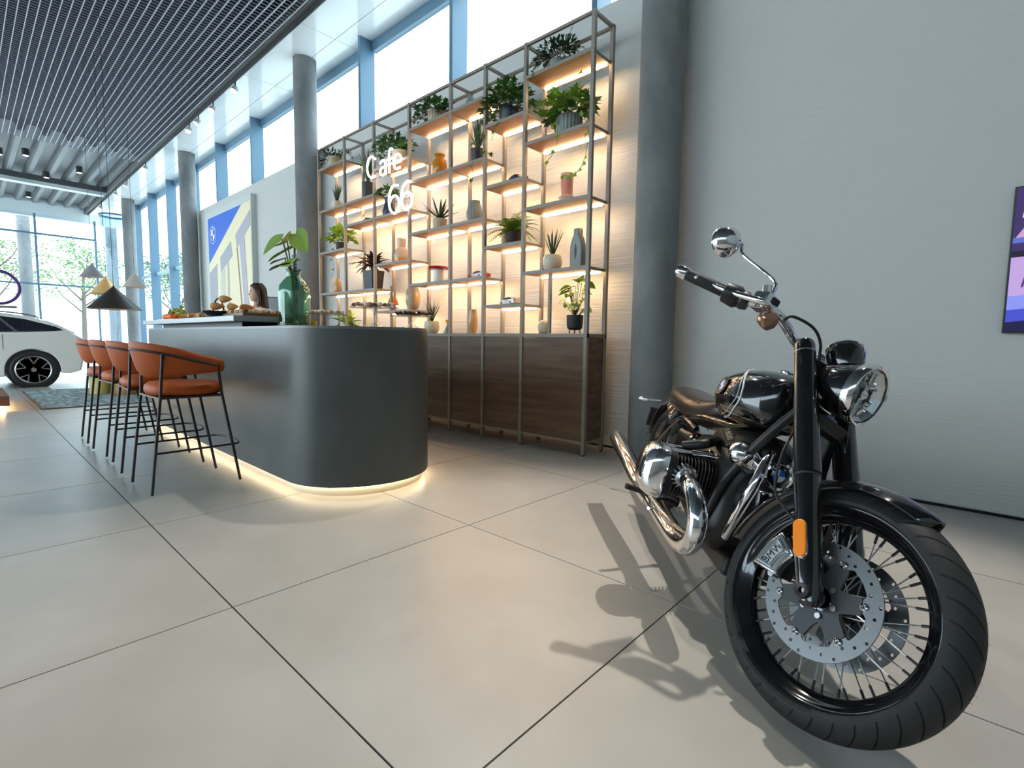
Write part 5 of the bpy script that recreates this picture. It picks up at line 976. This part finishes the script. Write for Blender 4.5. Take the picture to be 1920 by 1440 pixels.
# ------------------------------------------------------------------ track spots
for i, (x, lb) in enumerate(((-9.68, 'track spot nearest the camera on the soffit edge'), (-10.79, 'second track spot along the soffit edge'), (-11.65, 'third track spot along the soffit edge'), (-12.24, 'fourth track spot along the soffit edge, end of the near cluster'), (-15.84, 'single track spot midway down the soffit edge'), (-17.95, 'track spot beyond the second concrete column'), (-19.41, 'next to last track spot near the far glazing'), (-21.8, 'farthest track spot by the glazed front'), (KEY[0], 'track spot above the motorcycle'), (-3.6, 'track spot above the counter end'))):
    t = thing('track_spot', lb, 'spotlight', x, CE-.046, 3.43, rz=rd.uniform(-.6, .6), group='spotlights on the ceiling track'); MB().cyl((0, 0, -.07), (0, 0, 0), .012, n=10).build('stem', M['black'], t, smooth=True)
    hm = MB(); hm.lathe([(.03, -.02), (.05, .0), (.055, .10), (.052, .10), (.045, .02)], (0, 0, -.10), 20, (.25, -.5, -.85)); hm.build('lamp_head', cer('spot_white', (.4, .4, .42), .4), t, smooth=True)
    MB().cyl(Vector((0, 0, -.10))+Vector((.25, -.5, -.85)).normalized()*.075, Vector((0, 0, -.10))+Vector((.25, -.5, -.85)).normalized()*.085, .046, n=20).build('lens', M.setdefault('spot_lens', mat('spot_lens', (1, 1, 1), .4, emit=(1, .93, .82), estr=6)), t)
# ------------------------------------------------------------------ white car, bicycle on its roof, rug, table, platform
WC = mat('car_white', lin(228, 226, 220), .2, coat=1)
t = thing('car', 'white estate car with dark windows, its tail toward the bar stools', 'car', -14.02, 0, -.45, rz=-pi/2)
def big_car(root):
    L, Wd = 4.7, 1.84; x0 = -2.13  # rear end
    wr, rx, fx = .335, -1.37, 1.48; ra = .385; seg = 18
    arch = lambda cx: [(cx+ra*cos(pi-pi*k/seg), wr+ra*sin(pi-pi*k/seg)) for k in range(seg+1)]
    low = [(-2.10, .42), (-2.07, .30), (-1.9, .25), (rx-ra, .26)]+arch(rx)+[(rx+ra, .22), (fx-ra, .22)]+arch(fx)+[(fx+ra, .24), (2.3, .22), (2.45, .35), (2.48, .6), (2.35, .74), (1.9, .88), (1.3, .97), (.3, 1.0), (-.8, 1.02), (-1.5, 1.05), (-1.90, 1.08), (-2.12, .93), (-2.14, .90), (-2.10, .78), (-2.13, .6)]
    rg = lambda y, dz: [(x, y, z) for x, z in low]
    def rgi(y, s): return [(x*s if abs(x) > 2 else x, y, z) for x, z in low]
    MB().loft([rgi(-Wd/2+.03, .985), rgi(-Wd/2+.008, 1), rgi(-Wd/2, 1)[::1], rgi(-Wd*.3, 1.005), rgi(Wd*.3, 1.005), rgi(Wd/2, 1), rgi(Wd/2+.0-.008, 1), rgi(Wd/2-.03, .985)] if False else [rgi(-Wd/2, .99), rgi(-Wd*.47, 1.0), rgi(0, 1.01), rgi(Wd*.47, 1.0), rgi(Wd/2, .99)]).build('car_body', WC, root, smooth=30, bev=.02)
    sh_ = lambda y, z: y*(1-.20*max(0, (z-1.0)/.4))
    prof = [(-2.02, 1.03), (-1.75, 1.20), (-1.35, 1.335), (-.8, 1.395), (-.1, 1.41), (.5, 1.36), (1.25, 1.0)]
    up = [(x, z) for x, z in prof]; lowb = [(1.2, .96), (-1.9, .99)]
    MB().loft([[(x, sh_(y, z), z) for x, z in up+lowb] for y in (-.88, .88)]).build('roof', WC, root, smooth=30)
    for sy in (-1, 1):
        def sw(P, off, name, m, th=.006): 
            MB().prism([(x, sy*(sh_(.88, z)+off), z) for x, z in P], (0, 0, 0), (0, sy*th, 0)).build(name, m, root)
        sw([(-1.82, 1.10), (-1.72, 1.07), (-.95, 1.05), (1.0, 1.03), (.55, 1.29), (-.1, 1.365), (-.8, 1.355), (-1.30, 1.285), (-1.72, 1.155)], .001, 'side_window', GLS)
        sw([(-1.20, 1.05), (-1.155, 1.05), (-.90, 1.355), (-.94, 1.355)], .008, 'window_pillar', M['chrome'], .004)
        sw([(-1.84, 1.095), (-1.72, 1.055), (-.95, 1.035), (1.0, 1.015), (1.0, 1.03), (-.95, 1.05), (-1.72, 1.07), (-1.82, 1.10)], .009, 'window_chrome', M['steel'], .004)
        MB().tube(smoothpath([(-1.5, sy*.72, 1.325), (-1.2, sy*.71, 1.395), (-.5, sy*.70, 1.44), (.3, sy*.70, 1.42)], 5), .014, 8).build('roof_rail', M['steel'], root, smooth=True)
        MB().tube([(-.98, sy*.925, .93), (-.80, sy*.945, .935), (-.62, sy*.925, .93)], [.010, .014, .010], 8).build('door_handle', WC, root, smooth=True)
        MB().box(-.985, -.978, sy*.919-.003, sy*.919+.003, .72, 1.0).build('door_gap', M['black'], root)
        MB().box(-.1, -.093, sy*.919-.003, sy*.919+.003, .3, 1.0).build('door_gap', M['black'], root)
        MB().box(-2.142, -2.0, min(sy*.50, sy*.915), max(sy*.50, sy*.915), .80, .90).build('tail_light', M['tail_red'], root, bev=.01)
        for cx in (rx, fx):
            MB().cyl((cx, sy*.60, wr), (cx, sy*.915, wr), .378, n=32).build('wheel_well', M['black'], root)
            yo = sy*.915; wv = MB().lathe([(.250, .0), (.262, .012), (.305, .018), (.330, .0), (.335, -.03), (.335, -.20), (.3, -.22)], (cx, yo, wr), 40, (0, sy, 0)).build('wheel', RB, root, smooth=35)
            MB().lathe([(.238, .014), (.250, .022), (.260, .016), (.250, -.02), (.235, -.05)], (cx, yo, wr), 40, (0, sy, 0), cap=False).build('wheel_rim', M['steel'], wv, smooth=True)
            for k in range(5):
                a = 2*pi*k/5+.35; c_ = Vector((cx, yo+sy*.006, wr))
                for da in (-.28, .28):
                    m = MB(); d0 = Vector((cos(a), 0, sin(a))); d = Vector((cos(a+da), 0, sin(a+da))); e = Vector((-sin(a+da), 0, cos(a+da)))*.0085
                    m.prism([c_+d0*.03-e, c_+d0*.11-e, c_+d*.245-e, c_+d*.245+e, c_+d0*.11+e, c_+d0*.03+e], (0, -sy*.02, 0), (0, sy*.012, 0)); m.build('wheel_spoke', M['steel'], wv)
            MB().cyl((cx, yo-sy*.02, wr), (cx, yo+sy*.02, wr), .04, n=16).build('hub_cap', M['steel'], wv, smooth=True)
    MB().prism([(-1.99, -.62, 1.075), (-1.99, .62, 1.075), (-1.50, .56, 1.305), (-1.50, -.56, 1.305)], (-.012, 0, .01), (-.004, 0, .02)).build('rear_window', GLS, root)
    MB().box(-2.15, -2.13, -.26, .26, .55, .67).build('plate_recess', M['black'], root, bev=.005)
big_car(t)
t = thing('roof_rack_bar', 'black roof bar with clamp feet across the white car roof', 'roof rack', -14.02, 1.42, .42); MB().box(-.72, .72, -.03, .03, .05, .075).build('bar', M['black'], t, bev=.008)
for sx_ in (-.70, .70): MB().box(sx_-.06, sx_+.06, -.045, .045, .015, .10).build('clamp_foot', M['black'], t, bev=.015)
t = thing('bicycle', 'bicycle with a purple tyre standing on the white car roof', 'bicycle', -13.95, 1.80, .18, rz=pi/2)
PUR = mat('tyre_purple', lin(78, 40, 120), .5)
for x in (.36, -.62):
    wv = MB().loft([[(x+(.315+.028*cos(q))*cos(2*pi*k/56), .028*sin(q), .095+(.315+.028*cos(q))*sin(2*pi*k/56)) for k in range(56)] for q in [2*pi*j/10 for j in range(10)]], cap=False, loop=True).build('bike_wheel', PUR, t, smooth=True)
    for k in range(16): MB().tube([(x, .02*(1 if k % 2 else -1), .095), (x+.29*cos(2*pi*k/16), 0, .095+.29*sin(2*pi*k/16))], .0015, 5).build('wheel_spoke', M['steel'], wv)
    MB().cyl((x, -.04, .095), (x, .04, .095), .02, n=12).build('wheel_hub', M['black'], wv, smooth=True)
for P in ([(.36, 0, .095), (-.02, 0, .06), (-.10, 0, .50), (.36, 0, .095)], [(-.02, 0, .06), (-.47, 0, .42), (-.10, 0, .47)], [(-.62, 0, .095), (-.50, 0, .40), (-.46, 0, .55)], [(-.46, 0, .55), (-.52, .2, .58)], [(-.46, 0, .55), (-.52, -.2, .58)]): MB().tube(P, .016, 8).build('bike_frame', M['gloss_black'], t, smooth=True)
MB().box(-.20, -.02, -.06, .06, .53, .56).build('saddle', M['black'], t, bev=.01); MB().tube([(-.10, 0, .48), (-.11, 0, .535)], .012, 8).build('seat_post', M['steel'], t, smooth=True)
MB().box(-.9, .62, -.05, .05, -.30, -.255).build('carrier_rail', M['steel'], t, bev=.006)
t = thing('rug', 'pale blue-grey patterned rug on the tiles beyond the bar stools', 'rug', -10.70, .001, 1.98); MB().box(-1.5, 1.5, -1.27, 1.27, 0, .010).build('rug_field', mat('rug_woven', lin(150, 172, 176), .95, noise=((1, 5, 1), 3.0, lin(108, 122, 122), .4, .6, 5), bump=((1, 1, 1), 120, .3, .003, 3)), t); 
for a, b, c_, d in ((-1.51, 1.51, -1.29, -1.271), (-1.51, 1.51, 1.271, 1.29), (-1.52, -1.501, -1.27, 1.27), (1.501, 1.52, -1.27, 1.27)): MB().box(a, b, c_, d, 0, .012).build('rug_border', mat('rug_edge', lin(92, 72, 62), .9) if 'rug_edge' not in bpy.data.materials else bpy.data.materials['rug_edge'], t)
t = thing('drum_table', 'low round brown and brass drum table standing on the rug', 'table', -10.75, .0125, 1.98); MB().cyl((0, 0, 0), (0, 0, .40), .27, n=40).build('drum', mat('drum_brown', lin(120, 92, 50), .35, .3), t, smooth=30); MB().cyl((0, 0, .4005), (0, 0, .42), .275, n=40).build('table_top', mat('drum_top', lin(190, 160, 110), .35), t, smooth=30)
t = thing('drum_table', 'narrow pale drum standing for light on the side of the brown drum table', 'table', -11.05, .0125, 1.62); MB().cyl((0, 0, 0), (0, 0, .46), .17, n=36).build('drum', mat('drum_lit_strip', lin(170, 160, 95), .4), t, smooth=30)  # pale drum added for the bright strip of light on the drum's side
t = thing('display_platform', 'low wooden display platform with a glowing underside at the left edge', 'platform', -10.0, 0, -.45); MB().box(-.75, .75, -.85, .85, .07, .20).build('platform_box', mat('platform_wood', lin(120, 78, 55), .5), t, bev=.004); MB().box(-.68, .68, -.78, .78, 0, .069).build('recessed_base', M['plinth'], t)
MB().box(-.74, .74, .785, .80, .055, .068).build('light_strip', M['led'], t); MB().box(.685, .70, -.78, .78, .055, .068).build('light_strip', M['led'], t)
# ------------------------------------------------------------------ woman behind the counter
wm = thing('person', 'woman with long dark hair and white top standing behind the grey counter', 'person', -7.50, 0, 2.86, rz=radians(166))
# local: faces +y. rz turns the face toward the left of the picture
def skin_body(name, m, parent, J, E_, R_, sub=2):
    me = bpy.data.meshes.new(name); me.from_pydata([J[k] for k in J], [(list(J).index(a), list(J).index(b)) for a, b in E_], []); o = bpy.data.objects.new(name, me); COL.objects.link(o)
    sk_ = o.modifiers.new('skin', 'SKIN'); lay = me.skin_vertices[0].data if me.skin_vertices else None
    if lay is None:
        bm = bmesh.new(); bm.from_mesh(me); bm.verts.layers.skin.verify(); bm.to_mesh(me); bm.free(); lay = me.skin_vertices[0].data
    for i, k in enumerate(J): r = R_[k]; lay[i].radius = (r, r) if not isinstance(r, tuple) else r
    lay[0].use_root = True; ss = o.modifiers.new('s', 'SUBSURF'); ss.levels = sub; ss.render_levels = sub
    dg = bpy.context.evaluated_depsgraph_get(); me2 = bpy.data.meshes.new_from_object(o.evaluated_get(dg)); bpy.data.objects.remove(o)
    me2.materials.clear(); me2.materials.append(m); me2.shade_smooth(); o = bpy.data.objects.new(name, me2); COL.objects.link(o); o.parent = parent; return o
SKN = mat('skin', lin(196, 148, 122), .5); HAIR = mat('dark_hair', lin(40, 24, 20), .45, bump=((60, 60, 3), 3, .4, .004, 3)); SHIRT = mat('white_top', lin(225, 222, 220), .8); JEAN = mat('dark_trousers', lin(35, 38, 48), .8)
J = dict(pel=(0, 0, .95), wst=(0, 0, 1.10), chs=(0, 0, 1.28), shc=(0, -.005, 1.40), nk=(0, 0, 1.46), hd0=(0, .01, 1.53), sl=(-.15, 0, 1.375), el=(-.22, .02, 1.12), wl=(-.17, .20, 1.02), hl_=(-.12, .27, 1.03), sr=(.15, 0, 1.375), er=(.22, .02, 1.12), wr_=(.17, .20, 1.02), hr=(.12, .27, 1.03),
         hpl=(-.09, 0, .90), knl=(-.10, .01, .48), anl=(-.10, -.01, .09), tol=(-.10, .12, .035), hpr=(.09, 0, .90), knr=(.10, .01, .48), anr=(.10, -.01, .09), tor=(.10, .12, .035))
E_ = [('pel', 'wst'), ('wst', 'chs'), ('chs', 'shc'), ('shc', 'nk'), ('nk', 'hd0'), ('shc', 'sl'), ('sl', 'el'), ('el', 'wl'), ('wl', 'hl_'), ('shc', 'sr'), ('sr', 'er'), ('er', 'wr_'), ('wr_', 'hr'), ('pel', 'hpl'), ('hpl', 'knl'), ('knl', 'anl'), ('anl', 'tol'), ('pel', 'hpr'), ('hpr', 'knr'), ('knr', 'anr'), ('anr', 'tor')]
R_ = dict(pel=(.15, .11), wst=(.115, .09), chs=(.135, .10), shc=(.10, .07), nk=.048, hd0=.05, sl=.052, el=.040, wl=.026, hl_=.030, sr=.052, er=.040, wr_=.026, hr=.030, hpl=.085, knl=.055, anl=.038, tol=.032, hpr=.085, knr=.055, anr=.038, tor=.032)
skin_body('body', SKN, wm, J, E_, R_)
Js = {k: J[k] for k in ('chs', 'wst', 'shc', 'sl', 'el', 'sr', 'er', 'pel')}; Es = [e for e in E_ if e[0] in Js and e[1] in Js]; skin_body('white_top', SHIRT, wm, Js, Es, {k: (R_[k][0]+.018, R_[k][1]+.018) if isinstance(R_[k], tuple) else R_[k]+.016 for k in Js})
Jt = {k: J[k] for k in ('pel', 'hpl', 'knl', 'anl', 'hpr', 'knr', 'anr')}; skin_body('trousers', JEAN, wm, Jt, [e for e in E_ if e[0] in Jt and e[1] in Jt], {k: (R_[k][0]+.008, R_[k][1]+.012) if isinstance(R_[k], tuple) else R_[k]+.014 for k in Jt})
# head with face: rings over height, front is +y
def headring(z, hw, hf, hb_, n=28): return [(hw*cos(q), (hf if sin(q) > 0 else hb_)*sin(q), z) for q in [2*pi*k/n for k in range(n)]]
mb = MB(); mb.loft([headring(1.505, .038, .060, .03), headring(1.520, .048, .082, .06), headring(1.545, .060, .088, .08), headring(1.58, .068, .088, .092), headring(1.62, .073, .088, .100), headring(1.66, .075, .090, .102), headring(1.70, .070, .080, .095), headring(1.73, .052, .058, .07), headring(1.745, .02, .02, .03)]); hd = mb.build('head', SKN, wm, smooth=True); hd.modifiers.new('s', 'SUBSURF').render_levels = 1
mb = MB(); mb.loft([[(-.011, .080, 1.586), (.011, .080, 1.586), (0, .112, 1.592)], [(-.007, .083, 1.62), (.007, .083, 1.62), (0, .100, 1.615)], [(-.004, .084, 1.642), (.004, .084, 1.642), (0, .090, 1.642)]]); mb.build('nose', SKN, hd, smooth=True)
for sx_ in (-1, 1):
    MB().sph((sx_*.030, .080, 1.638), (.011, .008, .007), 10, 8).build('eye', mat('eye_white', (.8, .8, .78), .2) if 'eye_white' not in bpy.data.materials else bpy.data.materials['eye_white'], hd, smooth=True); MB().sph((sx_*.030, .0875, 1.638), (.005, .002, .005), 8, 6).build('iris', M['black'], hd, smooth=True)
    MB().tube([(sx_*.016, .088, 1.655), (sx_*.032, .087, 1.660), (sx_*.046, .078, 1.655)], .0028, 6).build('eyebrow', HAIR, hd, smooth=True); MB().sph((sx_*.076, -.005, 1.615), (.010, .018, .028), 10, 8).build('ear', SKN, hd, smooth=True)
MB().sph((0, .085, 1.562), (.022, .008, .007), 12, 8).build('mouth', mat('lips', lin(165, 90, 85), .4), hd, smooth=True)
def hring(z, hw, yf, yb, n=30): 
    return [(hw*cos(q), (yf+yb)/2+(yf-yb)/2*sin(q), z) for q in [2*pi*k/n for k in range(n)]]
mb = MB(); mb.loft([hring(1.28, .085, -.055, -.145), hring(1.36, .10, -.035, -.15), hring(1.45, .098, -.02, -.145), hring(1.53, .092, -.02, -.135), hring(1.60, .088, -.012, -.13), hring(1.65, .086, .01, -.128), hring(1.69, .084, .060, -.12), hring(1.73, .072, .078, -.10), hring(1.762, .045, .045, -.07), hring(1.768, .01, .01, -.02)]); mb.build('hair', HAIR, wm, smooth=True)
for sx_ in (-1, 1):
    mb = MB(); mb.tube(smoothpath([(sx_*.03, .072, 1.725), (sx_*.070, .040, 1.69), (sx_*.084, .0, 1.62), (sx_*.088, -.015, 1.50), (sx_*.088, .02, 1.38), (sx_*.075, .07, 1.28)], 5), [.012+.014*sin(pi*k/25) for k in range(26)], 10); mb.build('hair_lock', HAIR, wm, smooth=True)
    for k in range(4):
        hx_ = sx_*(.12-.018*(k-1.5)*(-1)); mb = MB(); mb.tube([(hx_, .285, 1.03), (hx_*.98, .32, 1.022), (hx_*.97, .345-.006*abs(k-1.5), 1.006)], [.009, .008, .006], 8); mb.build('finger', SKN, wm, smooth=True)
    mb = MB(); mb.tube([(sx_*.10, .26, 1.035), (sx_*.075, .285, 1.03), (sx_*.065, .305, 1.02)], [.011, .009, .007], 8); mb.build('thumb', SKN, wm, smooth=True)
